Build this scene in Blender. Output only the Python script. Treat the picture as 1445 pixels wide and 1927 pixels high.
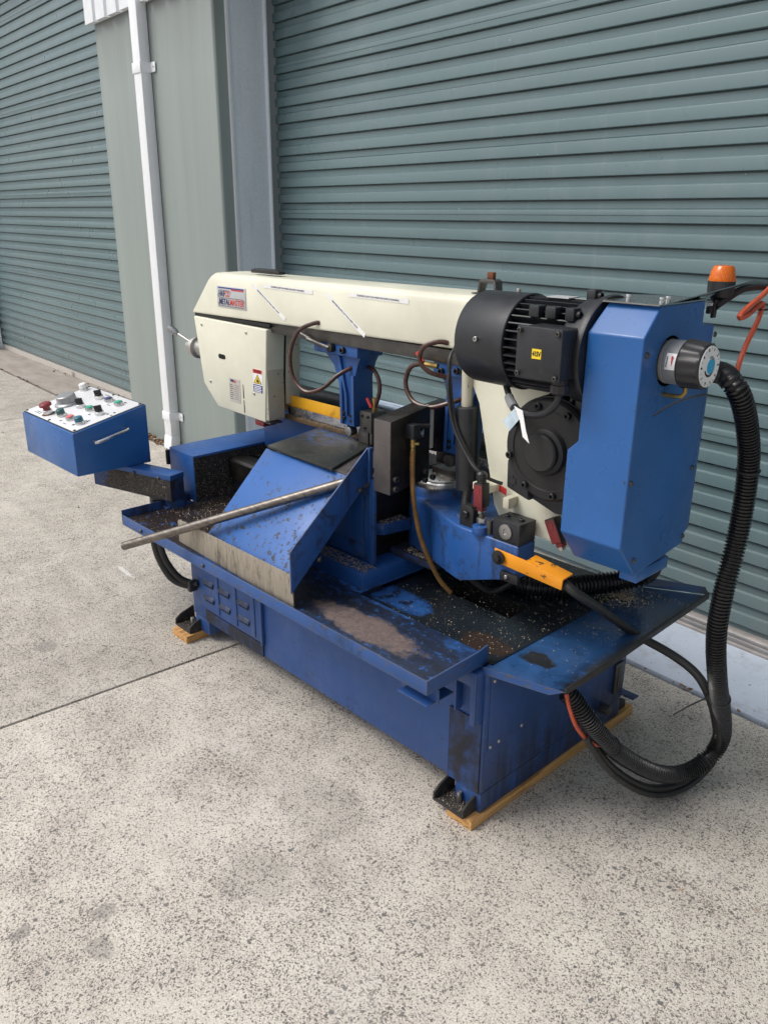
import bpy, bmesh, math, random
from mathutils import Vector, Matrix
random.seed(7)
for o in list(bpy.data.objects): bpy.data.objects.remove(o)
SC = bpy.context.scene
COL = SC.collection
R = math.radians

# ------------------------------------------------------------------ camera
cam_d = bpy.data.cameras.new('camera'); cam = bpy.data.objects.new('camera', cam_d); COL.objects.link(cam)
YAW, PIT, ROL = -0.87364001, 0.34880729, 0.00784516
fw = Vector((math.sin(YAW)*math.cos(PIT), math.cos(YAW)*math.cos(PIT), -math.sin(PIT)))
rt = Vector((math.cos(YAW), -math.sin(YAW), 0)); up = rt.cross(fw)
rt, up = rt*math.cos(ROL)+up*math.sin(ROL), -rt*math.sin(ROL)+up*math.cos(ROL)
cam.matrix_world = Matrix(((rt.x, up.x, -fw.x, 0), (rt.y, up.y, -fw.y, 0), (rt.z, up.z, -fw.z, 1.6), (0, 0, 0, 1)))
cam_d.sensor_fit = 'HORIZONTAL'; cam_d.sensor_width = 36; cam_d.lens = 36*1536.2/1445
cam_d.clip_start = 0.05; cam_d.clip_end = 500
SC.camera = cam

# ------------------------------------------------------------------ sky, sun, exposure
SUN_DIR = Vector((-0.42, -0.62, 0.95)).normalized()
world = bpy.data.worlds.new('World'); SC.world = world; world.use_nodes = True
wn = world.node_tree; wn.nodes.clear()
sky = wn.nodes.new('ShaderNodeTexSky'); sky.sky_type = 'NISHITA'; sky.sun_disc = False
sky.sun_elevation = math.asin(SUN_DIR.z); sky.sun_rotation = math.atan2(SUN_DIR.x, SUN_DIR.y)
sky.air_density = 1.0; sky.dust_density = 4.0; sky.ozone_density = 1.0
hs = wn.nodes.new('ShaderNodeHueSaturation'); hs.inputs['Saturation'].default_value = 0.42
bg = wn.nodes.new('ShaderNodeBackground'); bg.inputs['Strength'].default_value = 0.112
wo = wn.nodes.new('ShaderNodeOutputWorld')
wn.links.new(sky.outputs[0], hs.inputs['Color']); wn.links.new(hs.outputs[0], bg.inputs[0]); wn.links.new(bg.outputs[0], wo.inputs[0])
sd = bpy.data.lights.new('sun', 'SUN'); sd.energy = 1.4; sd.angle = R(28); sd.color = (1, 0.965, 0.92)
sun = bpy.data.objects.new('sun', sd); COL.objects.link(sun); sun.location = (-3, -4, 8)
sun.rotation_euler = SUN_DIR.to_track_quat('Z', 'Y').to_euler()
SC.view_settings.view_transform = 'Standard'; SC.view_settings.look = 'None'
SC.view_settings.gamma = 1; SC.view_settings.use_curve_mapping = False
SC.view_settings.exposure = 0.46

# ------------------------------------------------------------------ material helpers
class NT:
    """thin wrapper: values are sockets or constants"""
    def __init__(s, name):
        s.mat = bpy.data.materials.new(name); s.mat.use_nodes = True
        s.t = s.mat.node_tree; s.b = s.t.nodes['Principled BSDF']
        s.co = s.n('ShaderNodeTexCoord').outputs['Object']
    def n(s, k): return s.t.nodes.new(k)
    def put(s, sock, v):
        if isinstance(v, bpy.types.NodeSocket): s.t.links.new(v, sock)
        elif isinstance(v, (tuple, list)) and len(v) == 3 and sock.type == 'RGBA': sock.default_value = (*v, 1)
        else: sock.default_value = v
    def set(s, key, v): s.put(s.b.inputs[key], v); return s
    def mapping(s, scale, vec=None, loc=(0, 0, 0), rot=(0, 0, 0)):
        m = s.n('ShaderNodeMapping'); s.put(m.inputs['Vector'], vec or s.co)
        m.inputs['Scale'].default_value = scale; m.inputs['Location'].default_value = loc; m.inputs['Rotation'].default_value = rot
        return m.outputs[0]
    def noise(s, scale, detail=4, rough=.55, vec=None, dist=0):
        q = s.n('ShaderNodeTexNoise'); s.put(q.inputs['Vector'], vec or s.co)
        q.inputs['Scale'].default_value = scale; q.inputs['Detail'].default_value = detail
        q.inputs['Roughness'].default_value = rough; q.inputs['Distortion'].default_value = dist
        return q.outputs['Fac']
    def voro(s, scale, vec=None, feature='F1', rand=1):
        q = s.n('ShaderNodeTexVoronoi'); q.feature = feature; s.put(q.inputs['Vector'], vec or s.co)
        q.inputs['Scale'].default_value = scale; q.inputs['Randomness'].default_value = rand
        return q
    def ramp(s, v, a, b, lo=0., hi=1.):
        q = s.n('ShaderNodeMapRange'); q.clamp = True
        s.put(q.inputs[0], v); q.inputs[1].default_value = a; q.inputs[2].default_value = b
        q.inputs[3].default_value = lo; q.inputs[4].default_value = hi
        return q.outputs[0]
    def m(s, op, a, b=None, c=None):
        q = s.n('ShaderNodeMath'); q.operation = op; s.put(q.inputs[0], a)
        if b is not None: s.put(q.inputs[1], b)
        if c is not None: s.put(q.inputs[2], c)
        return q.outputs[0]
    def mix(s, f, a, b, kind='MIX'):
        q = s.n('ShaderNodeMix'); q.data_type = 'RGBA'; q.blend_type = kind
        s.put(q.inputs[0], f); s.put(q.inputs[6], a); s.put(q.inputs[7], b)
        return q.outputs[2]
    def xyz(s, vec=None):
        q = s.n('ShaderNodeSeparateXYZ'); s.put(q.inputs[0], vec or s.co); return q.outputs
    def ell(s, c, r, jitter=None):
        """soft elliptical blob mask centre c radius r (3d), 1 inside"""
        m = s.n('ShaderNodeMapping'); s.put(m.inputs['Vector'], s.co)
        m.inputs['Scale'].default_value = [1/v for v in r]; m.inputs['Location'].default_value = [-a/v for a, v in zip(c, r)]
        q = s.n('ShaderNodeVectorMath'); q.operation = 'LENGTH'; s.put(q.inputs[0], m.outputs[0])
        v = q.outputs['Value']
        if jitter is not None: v = s.m('ADD', v, jitter)
        return s.ramp(v, .8, 1.05, 1, 0)
    def bump(s, h, strength=.3, dist=.002, normal=None):
        q = s.n('ShaderNodeBump'); q.inputs['Strength'].default_value = strength; q.inputs['Distance'].default_value = dist
        s.put(q.inputs['Height'], h)
        if normal is not None: s.put(q.inputs['Normal'], normal)
        s.t.links.new(q.outputs[0], s.b.inputs['Normal']); return q.outputs[0]

MATS = {}
def plain(name, col, rough=.5, metal=0., var=.12, spec=.5, scale=14):
    q = NT(name); n = q.noise(scale, 5, .6)
    dark = tuple(c*(1-var) for c in col); light = tuple(min(1, c*(1+var)) for c in col)
    q.set('Base Color', q.mix(q.ramp(n, .3, .7), dark, light))
    q.set('Roughness', q.ramp(q.noise(scale*3, 3), .3, .7, max(0, rough-.08), min(1, rough+.1))); q.set('Metallic', metal)
    q.set('Specular IOR Level', spec)
    MATS[name] = q.mat; return q.mat

BLUE = (.018, .088, .30)
GRIME = (.014, .013, .013)
def paint(name, col, grime=.5, chips=.5, streak=.5, rough=.36, chipcol=(.035, .032, .03), gscale=5, drip=0., aniso=None, edge=0.):
    """painted steel: broad oily grime, vertical streaks, small chips through to primer"""
    q = NT(name)
    base = q.mix(q.ramp(q.noise(3, 4), .3, .7), tuple(c*.86 for c in col), tuple(c*1.12 for c in col))
    g = q.ramp(q.noise(gscale, 8, .70, dist=.4), .70-.20*grime, .86-.22*grime)
    st = q.ramp(q.noise(4, 6, .68, vec=q.mapping((9, 9, .8))), .72-.20*streak, .90-.20*streak)
    if drip:
        low = q.m('MULTIPLY', q.ramp(q.xyz()[2], .34, .10), q.ramp(q.xyz()[0], -.03, -.006, .3, 1.35))
        st = q.m('ADD', st, q.m('MULTIPLY', low, q.m('MULTIPLY', q.ramp(q.noise(5, 6, .7, vec=q.mapping((9, 9, .5))), .34, .58), drip)))
        st = q.m('MINIMUM', st, 1.)
    cv = q.mapping(aniso[0], rot=aniso[1]) if aniso else None
    ch = q.ramp(q.noise(46, 7, .66, vec=cv), .715-.15*chips, .735-.15*chips)
    if aniso:
        ch = q.m('MULTIPLY', ch, q.ramp(q.m('ADD', q.noise(4.5, 5, .65), q.ramp(q.xyz()[2], .60, .86, .12, -.06)), .44, .54))
    sc = q.m('MULTIPLY', q.ramp(q.noise(7, 7, .75, dist=.8), .52, .80), .22)
    base = q.mix(sc, base, tuple(min(1, c*1.2+.07) for c in col))
    base = q.mix(q.m('MULTIPLY', st, .72), base, GRIME)
    base = q.mix(q.m('MULTIPLY', g, .88), base, GRIME)
    base = q.mix(ch, base, chipcol)
    if edge:
        bv = q.n('ShaderNodeBevel'); bv.samples = 3; bv.inputs['Radius'].default_value = .004
        ge = q.n('ShaderNodeNewGeometry'); dt = q.n('ShaderNodeVectorMath'); dt.operation = 'DOT_PRODUCT'
        q.put(dt.inputs[0], bv.outputs[0]); q.put(dt.inputs[1], ge.outputs['True Normal'])
        ed = q.m('MULTIPLY', q.ramp(dt.outputs['Value'], .985, .90), q.ramp(q.noise(38, 5, .7), .56-.2*edge, .64-.2*edge))
        base = q.mix(ed, base, (.10, .092, .088))
    q.set('Base Color', base)
    rr = q.ramp(q.noise(9, 6, .7), .3, .7, rough-.09, rough+.18)
    q.set('Roughness', q.m('ADD', rr, q.m('MULTIPLY', q.m('ADD', ch, g), .15)))
    q.bump(q.m('ADD', q.m('MULTIPLY', ch, -.6), q.m('MULTIPLY', q.noise(220, 1), .25)), .25, .0008)
    MATS[name] = q.mat; return q.mat

paint('blue', BLUE, .50, .36, .46, gscale=8, edge=.5)
paint('blue_clean', (.020, .108, .335), .06, .10, .20, rough=.30, edge=.25)
paint('blue_base', (.020, .075, .255), .40, .30, .44, rough=.42, drip=.85, edge=.5)
paint('blue_worn', (.017, .102, .345), .50, 1.05, .10, rough=.40, chipcol=(.032, .036, .045), aniso=((1.35, 1.25, 1.25), (0, 0, .3)), edge=.8)
paint('blue_lip', (.022, .078, .25), .55, .72, .3, rough=.45, chipcol=(.085, .075, .07), edge=1.2)
paint('blue_greasy_shade', BLUE, .94, .50, .90, gscale=9, edge=.6)  # greasy blue; on the pedestal it also darkens as painted shade
paint('blue_smeared', (.018, .08, .28), 1.02, .70, .85, rough=.42, chipcol=(.05, .05, .055), gscale=11, edge=1.)
paint('blue_filthy', (.016, .06, .21), 1.45, .7, 1.4, rough=.55)
paint('swarf_black', (.020, .018, .017), .6, .9, .2, rough=.6, chipcol=(.09, .07, .055))
paint('cream', (.70, .69, .565), -.15, -.15, .0, rough=.36, chipcol=(.12, .11, .09))
paint('cream_dirty_shade', (.50, .475, .375), .02, .55, .18, rough=.5, chipcol=(.08, .065, .05))  # soiled cream, also toned down for sides that get less light
paint('yellow', (.70, .35, .012), .30, .35, .35, rough=.4)
paint('orange', (.80, .30, .012), .12, .62, .05, rough=.38, chipcol=(.05, .03, .02))
plain('black_paint', (.016, .018, .022), .42, var=.3)
_q = NT('black_paint'); _n = _q.noise(16, 5, .65)
_c = _q.mix(_q.ramp(_n, .35, .7), (.011, .013, .017), (.021, .023, .028)); _c = _q.mix(_q.m('MULTIPLY', _q.ramp(_q.noise(26, 6, .75), .58, .72), .5), _c, (.055, .052, .048))
_q.set('Base Color', _c); _q.set('Roughness', _q.ramp(_n, .3, .7, .34, .52)); _q.bump(_q.noise(240, 3, .6), .35, .0012); MATS['black_paint'] = _q.mat
plain('black_matte', (.012, .012, .013), .6, var=.3)
plain('black_plastic', (.018, .018, .02), .38, var=.15)
plain('conduit', (.014, .014, .015), .27, var=.15)
plain('rail_pale', (.52, .63, .76), .4, .25, .05)
plain('rubber', (.02, .02, .021), .5, var=.2)
plain('dark_void', (.004, .004, .004), .9)
plain('steel', (.42, .42, .42), .32, 1., .12)
plain('bright_steel', (.68, .68, .68), .25, 1., .08)
plain('dark_steel', (.10, .095, .09), .42, .7, .25)
plain('alloy', (.36, .335, .32), .45, .4, .15)
plain('bolt_black', (.02, .02, .022), .4, .3)
plain('zinc', (.5, .5, .48), .38, 1., .15)
plain('brass', (.38, .27, .10), .38, 1., .3)
plain('hose_brown', (.060, .024, .017), .30, var=.4, scale=30)
plain('hose_clear', (.24, .125, .035), .3, var=.35, scale=22)
plain('red_plastic', (.165, .022, .026), .45, var=.2)
plain('red_button', (.55, .05, .06), .4)
plain('red_dark', (.22, .025, .03), .4)
plain('pink_button', (.72, .16, .17), .4)
plain('green_button', (.03, .38, .24), .38)
plain('teal_button', (.03, .10, .10), .3)
plain('blue_button', (.03, .14, .2), .3)
plain('label_white', (.80, .80, .80), .5, var=.03)
plain('label_red', (.55, .04, .04), .5, var=.05)
plain('label_blue', (.03, .05, .22), .5, var=.05)
plain('label_cyan', (.03, .36, .62), .45, var=.05)
plain('label_yellow', (.85, .60, .02), .5, var=.04)
plain('label_grey', (.50, .47, .43), .45, var=.12, scale=60)
plain('ink', (.012, .012, .014), .6)
plain('ink_grey', (.16, .16, .17), .6)
plain('ink_blue', (.03, .04, .13), .6)
plain('ink_red', (.60, .07, .06), .6)
plain('silver_plate', (.55, .56, .58), .42, .35, .06)
plain('mirror_plate', (.42, .43, .44), .22, 1., .06)
plain('grey_plastic', (.20, .21, .22), .48, var=.08)
plain('grey_panel', (.34, .35, .36), .4, .5, .1)
plain('orange_cable', (.52, .085, .035), .42, var=.2)
plain('white_pvc', (.80, .82, .85), .4, var=.03)
plain('white_sheet', (.74, .77, .80), .42, var=.05)
plain('tape_blue', (.45, .55, .62), .5, var=.2, scale=60)
plain('swarf_brown', (.085, .052, .022), .7, var=.5, scale=70)
plain('rust', (.14, .05, .02), .8, var=.4, scale=60)

# panel face of the control box: printed white plate with wear
q = NT('panel_print'); w = q.ramp(q.noise(60, 5, .7), .64, .70)
q.set('Base Color', q.mix(w, (.70, .71, .73), (.40, .40, .40))); q.set('Roughness', .42); MATS['panel_print'] = q.mat

# stainless chute lip
q = NT('stainless'); st = q.noise(4, 6, .7, vec=q.mapping((50, 50, 3)))
c = q.mix(q.ramp(st, .35, .7), (.42, .38, .315), (.27, .235, .19))
c = q.mix(q.m('MULTIPLY', q.ramp(q.noise(6, 7, .75, vec=q.mapping((6, 6, 1.4))), .52, .66), .75), c, (.06, .05, .04))
q.set('Base Color', c); q.set('Metallic', .55); q.set('Roughness', .5); MATS['stainless'] = q.mat

# round bar: dull drawn steel
q = NT('bar_steel'); st = q.noise(3, 6, .7, vec=q.mapping((3, 30, 30)))
q.set('Base Color', q.mix(q.ramp(st, .35, .7), (.26, .235, .21), (.10, .086, .075))); q.set('Metallic', .85); q.set('Roughness', .38)
MATS['bar_steel'] = q.mat

# jaw steel: ground grey-brown plate with oily specks
q = NT('jaw_steel')
c = q.mix(q.ramp(q.noise(9, 6, .7), .35, .7), (.13, .115, .115), (.085, .075, .075))
c = q.mix(q.ramp(q.noise(160, 3), .68, .72), c, (.28, .27, .27))
q.set('Base Color', c); q.set('Metallic', .4); q.set('Roughness', .45); MATS['jaw_steel'] = q.mat
q = NT('oily_black_shade')  # oily black of the jaws, also used as painted shade behind the pedestal
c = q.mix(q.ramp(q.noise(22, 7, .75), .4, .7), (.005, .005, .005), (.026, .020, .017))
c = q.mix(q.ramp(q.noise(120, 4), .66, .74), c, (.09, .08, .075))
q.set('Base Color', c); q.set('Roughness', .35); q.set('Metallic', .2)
q.bump(q.noise(90, 5, .7), .5, .002); MATS['oily_black_shade'] = q.mat

# table plate: dark steel with scratched-through blue edge
q = NT('table_steel')
c = q.mix(q.ramp(q.noise(5, 6, .65), .35, .7), (.018, .021, .02), (.045, .05, .046))
sx = q.xyz()
edge = q.m('MULTIPLY', q.ramp(sx[0], -.95, -.86, 1, 0), q.ramp(sx[1], .20, .30))
edge = q.m('MULTIPLY', edge, q.ramp(q.noise(30, 6, .7), .45, .56))
c = q.mix(edge, c, (.03, .075, .20))
c = q.mix(q.ramp(q.noise(40, 5, .6, vec=q.mapping((1, 7, 1), rot=(0, 0, .5))), .68, .72), c, (.14, .145, .14))
q.set('Base Color', c); q.set('Roughness', q.ramp(q.noise(14, 4), .3, .7, .34, .55)); q.set('Metallic', .1); MATS['table_steel'] = q.mat

# front tray: blue worn to black scale with a dried sludge patch
q = NT('tray_paint')
c = q.mix(q.ramp(q.noise(3, 4), .3, .7), (.03, .115, .36), (.035, .14, .43))
scr = q.ramp(q.noise(26, 8, .72, vec=q.mapping((.5, 1.6, 1), rot=(0, 0, .45))), .50, .54)
n = q.noise(9, 7, .7)
blk = q.m('MULTIPLY', q.ell((-.33, -.07, .53), (.46, .15, .3), q.m('MULTIPLY_ADD', n, 1.3, -.62)), q.ramp(q.noise(40, 6, .7), .36, .44))
blk2 = q.m('MULTIPLY', q.ell((-.62, -.0, .53), (.22, .16, .3), q.m('MULTIPLY_ADD', n, 1.3, -.62)), q.ramp(q.noise(34, 6, .7), .42, .50))
c = q.mix(q.m('MULTIPLY', scr, .55), c, (.018, .022, .035))
c = q.mix(q.m('MULTIPLY', blk, .88), c, (.014, .015, .018)); c = q.mix(q.m('MULTIPLY', blk2, .85), c, (.014, .015, .018))
left = q.ramp(q.m('ADD', q.xyz()[0], q.m('MULTIPLY', n, .3)), -1.0, -.88, 1, 0)
c = q.mix(q.m('MULTIPLY', left, q.ramp(q.noise(20, 7, .75), .30, .42)), c, (.020, .013, .011))
slud = q.ell((-.35, -.075, .53), (.22, .062, .3), q.m('MULTIPLY_ADD', q.noise(16, 8, .75), 1.5, -.72))
c = q.mix(slud, c, q.mix(q.ramp(q.noise(70, 6, .75), .4, .62), (.115, .085, .078), (.17, .13, .12)))
q.set('Base Color', c); q.set('Roughness', q.m('ADD', q.ramp(n, .3, .7, .3, .5), q.m('MULTIPLY', slud, .35)))
q.bump(q.m('ADD', q.m('MULTIPLY', q.noise(120, 5, .7), slud), q.m('MULTIPLY', scr, -.3)), .5, .002); MATS['tray_paint'] = q.mat

# coolant pan floor: oily black over blue
q = NT('pan_floor')
n = q.noise(7, 7, .7)
c = q.mix(q.ramp(q.noise(4, 5), .35, .65), (.010, .013, .017), (.017, .025, .032))
bl = q.ell((-.46, .15, .5), (.15, .06, .3), q.m('MULTIPLY_ADD', n, 1.5, -.75))
c = q.mix(q.m('MULTIPLY', bl, q.ramp(q.noise(24, 6, .7), .40, .5)), c, (.025, .095, .30))
br = q.ell((-.09, .13, .5), (.09, .05, .3), q.m('MULTIPLY_ADD', q.noise(20, 7, .7), 1.4, -.7))
c = q.mix(br, c, (.038, .026, .021))
q.set('Base Color', c); q.set('Roughness', q.ramp(n, .3, .7, .16, .38)); q.set('Specular IOR Level', .45)
q.bump(q.noise(60, 5, .6), .15, .001); MATS['pan_floor'] = q.mat

# wing tray: oily dark-blue sheet with swirls
q = NT('wing_paint')
n = q.noise(6, 8, .7, dist=1.2)
c = q.mix(q.ramp(n, .38, .62), (.012, .045, .125), (.021, .080, .215))
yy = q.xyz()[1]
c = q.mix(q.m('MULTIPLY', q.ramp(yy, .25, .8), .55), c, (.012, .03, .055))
c = q.mix(q.m('MULTIPLY', q.ell((.055, .17, .5), (.055, .035, .3), q.m('MULTIPLY_ADD', q.noise(22, 7, .7), 1.8, -.85)), 1.), c, (.012, .013, .016))
edge = q.m('MULTIPLY', q.ramp(q.xyz()[0], .15, .185), q.ramp(q.noise(14, 6, .7), .38, .5))
c = q.mix(edge, c, (.012, .012, .013))
q.set('Base Color', c); q.set('Roughness', q.ramp(n, .3, .7, .2, .42)); MATS['wing_paint'] = q.mat

# galvanised steel with spangle
q = NT('galvanised'); v = q.voro(150)
c = q.mix(q.ramp(q.noise(70, 5, .7), .35, .65), (.66, .72, .78), (.75, .80, .85))
c = q.mix(q.m('MULTIPLY', q.ramp(q.xyz(v.outputs['Color'])[0], .80, .95), .6), c, (.78, .82, .86))
c = q.mix(q.m('MULTIPLY', q.ramp(q.noise(3, 6, .7, vec=q.mapping((1, 6, .5))), .55, .75), .4), c, (.42, .47, .53))
q.set('Base Color', c); q.set('Metallic', 0.); q.set('Roughness', .42); MATS['galvanised'] = q.mat

# roller door slats
q = NT('door_paint'); q.co = q.n('ShaderNodeNewGeometry').outputs['Position']
n = q.noise(1.1, 5, .62, vec=q.mapping((.5, 1, 1.6)))
c = q.mix(q.ramp(n, .3, .7), (.108, .168, .180), (.138, .204, .216))
oi = q.n('ShaderNodeObjectInfo')
c = q.mix(q.m('MULTIPLY', oi.outputs['Random'], .40), c, (.108, .160, .180))
dust = q.m('MULTIPLY', q.ramp(q.noise(2.2, 6, .72, vec=q.mapping((1.2, 1, .35))), .50, .80), .38)
c = q.mix(dust, c, (.215, .250, .265))
low = q.m('MULTIPLY', q.ramp(q.xyz()[2], .55, .03), q.ramp(q.noise(5, 6, .7, vec=q.mapping((1.5, 1, .5))), .38, .62))
c = q.mix(q.m('MULTIPLY', low, .45), c, (.19, .185, .165))
rub = q.ramp(q.noise(14, 3, .5, vec=q.mapping((1, 1, .03))), .66, .74)
c = q.mix(q.m('MULTIPLY', rub, .28), c, (.235, .275, .29))
c = q.mix(q.ramp(q.noise(42, 3, .6), .745, .775), c, (.42, .45, .46))
q.set('Base Color', c); q.set('Roughness', q.m('ADD', q.ramp(q.noise(5, 4), .3, .7, .26, .38), q.m('MULTIPLY', dust, .3)))
q.bump(q.noise(1.2, 1, .5), .10, .012); MATS['door_paint'] = q.mat

# pillar sheet metal
q = NT('pillar_paint')
st = q.noise(2.2, 6, .6, vec=q.mapping((2.6, 2.6, .10)))
c = q.mix(q.ramp(st, .25, .75), (.238, .280, .268), (.298, .342, .328))
c = q.mix(q.m('MULTIPLY', q.ramp(q.noise(5, 8, .75), .6, .75), .3), c, (.21, .23, .22))
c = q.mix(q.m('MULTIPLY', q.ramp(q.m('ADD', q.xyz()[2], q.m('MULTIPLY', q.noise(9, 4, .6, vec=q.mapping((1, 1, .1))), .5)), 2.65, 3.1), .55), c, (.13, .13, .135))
q.set('Base Color', c); q.set('Roughness', .5)
q.bump(q.noise(1.2, 2, .4, vec=q.mapping((5, 5, .1))), .12, .01); MATS['pillar_paint'] = q.mat

# exposed-aggregate concrete
def concrete(name):
    q = NT(name)
    big = q.noise(.9, 6, .62); mid = q.noise(4.5, 6, .68)
    c = q.mix(q.ramp(big, .3, .7), (.60, .55, .475), (.70, .655, .585))
    c = q.mix(q.m('MULTIPLY', q.ramp(mid, .40, .70), .62), c, (.37, .33, .29))
    c = q.mix(q.m('MULTIPLY', q.ramp(q.noise(13, 5, .7), .50, .70), .35), c, (.33, .295, .26))
    fine = q.noise(200, 3, .8)
    c = q.mix(q.m('MULTIPLY', q.ramp(fine, .50, .60), .6), c, (.76, .72, .66))
    c = q.mix(q.m('MULTIPLY', q.ramp(fine, .50, .38), .62), c, (.29, .25, .215))
    warp = q.n('ShaderNodeMix'); warp.data_type = 'VECTOR'
    nn = q.n('ShaderNodeTexNoise'); nn.inputs['Scale'].default_value = 120; nn.inputs['Detail'].default_value = 1; q.put(nn.inputs['Vector'], q.co)
    q.put(warp.inputs[0], .010); q.put(warp.inputs[4], q.co); q.put(warp.inputs[5], nn.outputs['Color'])
    wv = warp.outputs[1]
    dens = q.m('ADD', q.ramp(q.noise(2.2, 5, .65), .32, .68, -.17, .17), q.ramp(q.noise(9, 4, .6), .32, .68, -.10, .10))
    def layer(c, scale, frac, rad, soft, colA, colB):
        v = q.voro(scale, wv); r = q.xyz(v.outputs['Color'])
        pick = q.m('LESS_THAN', r[0], q.m('ADD', dens, frac))
        size = q.m('MULTIPLY_ADD', r[1], rad*.8, rad*.4)
        blob = q.ramp(q.m('SUBTRACT', size, v.outputs['Distance']), -.03, .06)
        k = q.m('MULTIPLY', q.m('MULTIPLY', pick, blob), soft)
        return q.mix(k, c, q.mix(r[2], colA, colB)), k
    c, k1 = layer(c, 255, .42, .62, .84, (.075, .068, .064), (.22, .185, .155))
    c, k2 = layer(c, 140, .16, .47, .86, (.07, .07, .073), (.15, .145, .14))
    c, k3 = layer(c, 72, .004, .40, .86, (.09, .095, .10), (.18, .18, .178))
    c, k4 = layer(c, 46, -.105, .26, .7, (.36, .19, .11), (.40, .30, .17))
    c = q.mix(q.m('MULTIPLY', q.ramp(q.noise(1.7, 6, .72, dist=.5), .58, .74), .32), c, (.19, .165, .15))
    c = q.mix(q.m('MULTIPLY', q.ramp(q.noise(2.1, 5, .7), .60, .74), .40), c, (.72, .69, .66))
    jit = q.m('MULTIPLY_ADD', q.noise(24, 6, .75), 2.6, -1.25)
    for cx_, cy_, rx_, ry_, k_ in ((-1.61, .47, .035, .03, .42), (-1.51, .42, .045, .03, .38), (-3.01, .80, .05, .05, .35), (-1.67, .29, .022, .03, .5), (-1.47, .81, .12, .10, .22), (-1.6, 1.1, .2, .12, .18)):
        c = q.mix(q.m('MULTIPLY', q.ell((cx_, cy_, 0), (rx_, ry_, 1), jit), k_), c, (.13, .12, .12))
    c = q.mix(q.m('MULTIPLY', q.ell((-3.5, 1.335, 0), (.10, .012, 1), jit), .75), c, (.80, .78, .76))
    q.set('Base Color', c); q.set('Roughness', .85); q.set('Specular IOR Level', .25)
    q.bump(q.m('ADD', q.m('MULTIPLY', k2, -.5), fine), .45, .002); MATS[name] = q.mat
concrete('concrete')
q = NT('apron_concrete')
c = q.mix(q.ramp(q.noise(2.5, 6, .65), .3, .7), (.43, .49, .58), (.54, .61, .71))
right = q.ramp(q.m('ADD', q.xyz()[0], q.m('MULTIPLY', q.noise(2, 3), .8)), -4.2, -3.4)
c = q.mix(right, q.mix(q.ramp(q.noise(3, 7, .7, vec=q.mapping((1, 2.5, 1))), .35, .68), (.27, .235, .205), (.40, .36, .325)), c)
c = q.mix(q.m('MULTIPLY', q.ramp(q.noise(9, 8, .75), .52, .66), .4), c, (.30, .29, .29))
c = q.mix(q.ramp(q.noise(55, 4, .7), .64, .68), c, (.16, .15, .15))
c = q.mix(q.ramp(q.noise(40, 4), .72, .75), c, (.68, .70, .72))
q.set('Base Color', c); q.set('Roughness', .75); q.bump(q.noise(60, 6, .7), .3, .002); MATS['apron_concrete'] = q.mat
plain('joint_dirt', (.075, .062, .055), .95, var=.4, scale=40)

# pine packer
q = NT('pine')
gr = q.noise(3, 5, .6, vec=q.mapping((12, .8, 26)))
c = q.mix(q.ramp(gr, .35, .65), (.50, .255, .075), (.62, .36, .135))
c = q.mix(q.ramp(q.noise(2.6, 4, .6, vec=q.mapping((16, .9, 34))), .54, .62), c, (.30, .15, .055))
c = q.mix(q.m('MULTIPLY', q.ramp(q.noise(14, 6, .7), .60, .74), .7), c, (.09, .06, .04))
q.set('Base Color', c); q.set('Roughness', .7); q.bump(gr, .2, .002); MATS['pine'] = q.mat

# amber lens
q = NT('amber'); v = q.voro(260, rand=.0)
q.set('Base Color', q.mix(q.ramp(v.outputs['Distance'], .1, .5), (.95, .30, .02), (.75, .14, .008)))
q.set('Roughness', .18); q.set('Transmission Weight', .25); q.set('Emission Color', (.9, .22, .01)); q.set('Emission Strength', .0)
MATS['amber'] = q.mat
q = NT('chips'); n = q.noise(300, 1)
q.set('Base Color', q.mix(q.ramp(n, .38, .62), (.12, .085, .05), (.55, .47, .36))); q.set('Metallic', .3); q.set('Roughness', .4); MATS['chips'] = q.mat
q = NT('leaf_litter'); n = q.noise(60, 2)
q.set('Base Color', q.mix(q.ramp(n, .35, .65), (.08, .045, .025), (.30, .19, .10))); q.set('Roughness', .85); MATS['leaf_litter'] = q.mat

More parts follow.
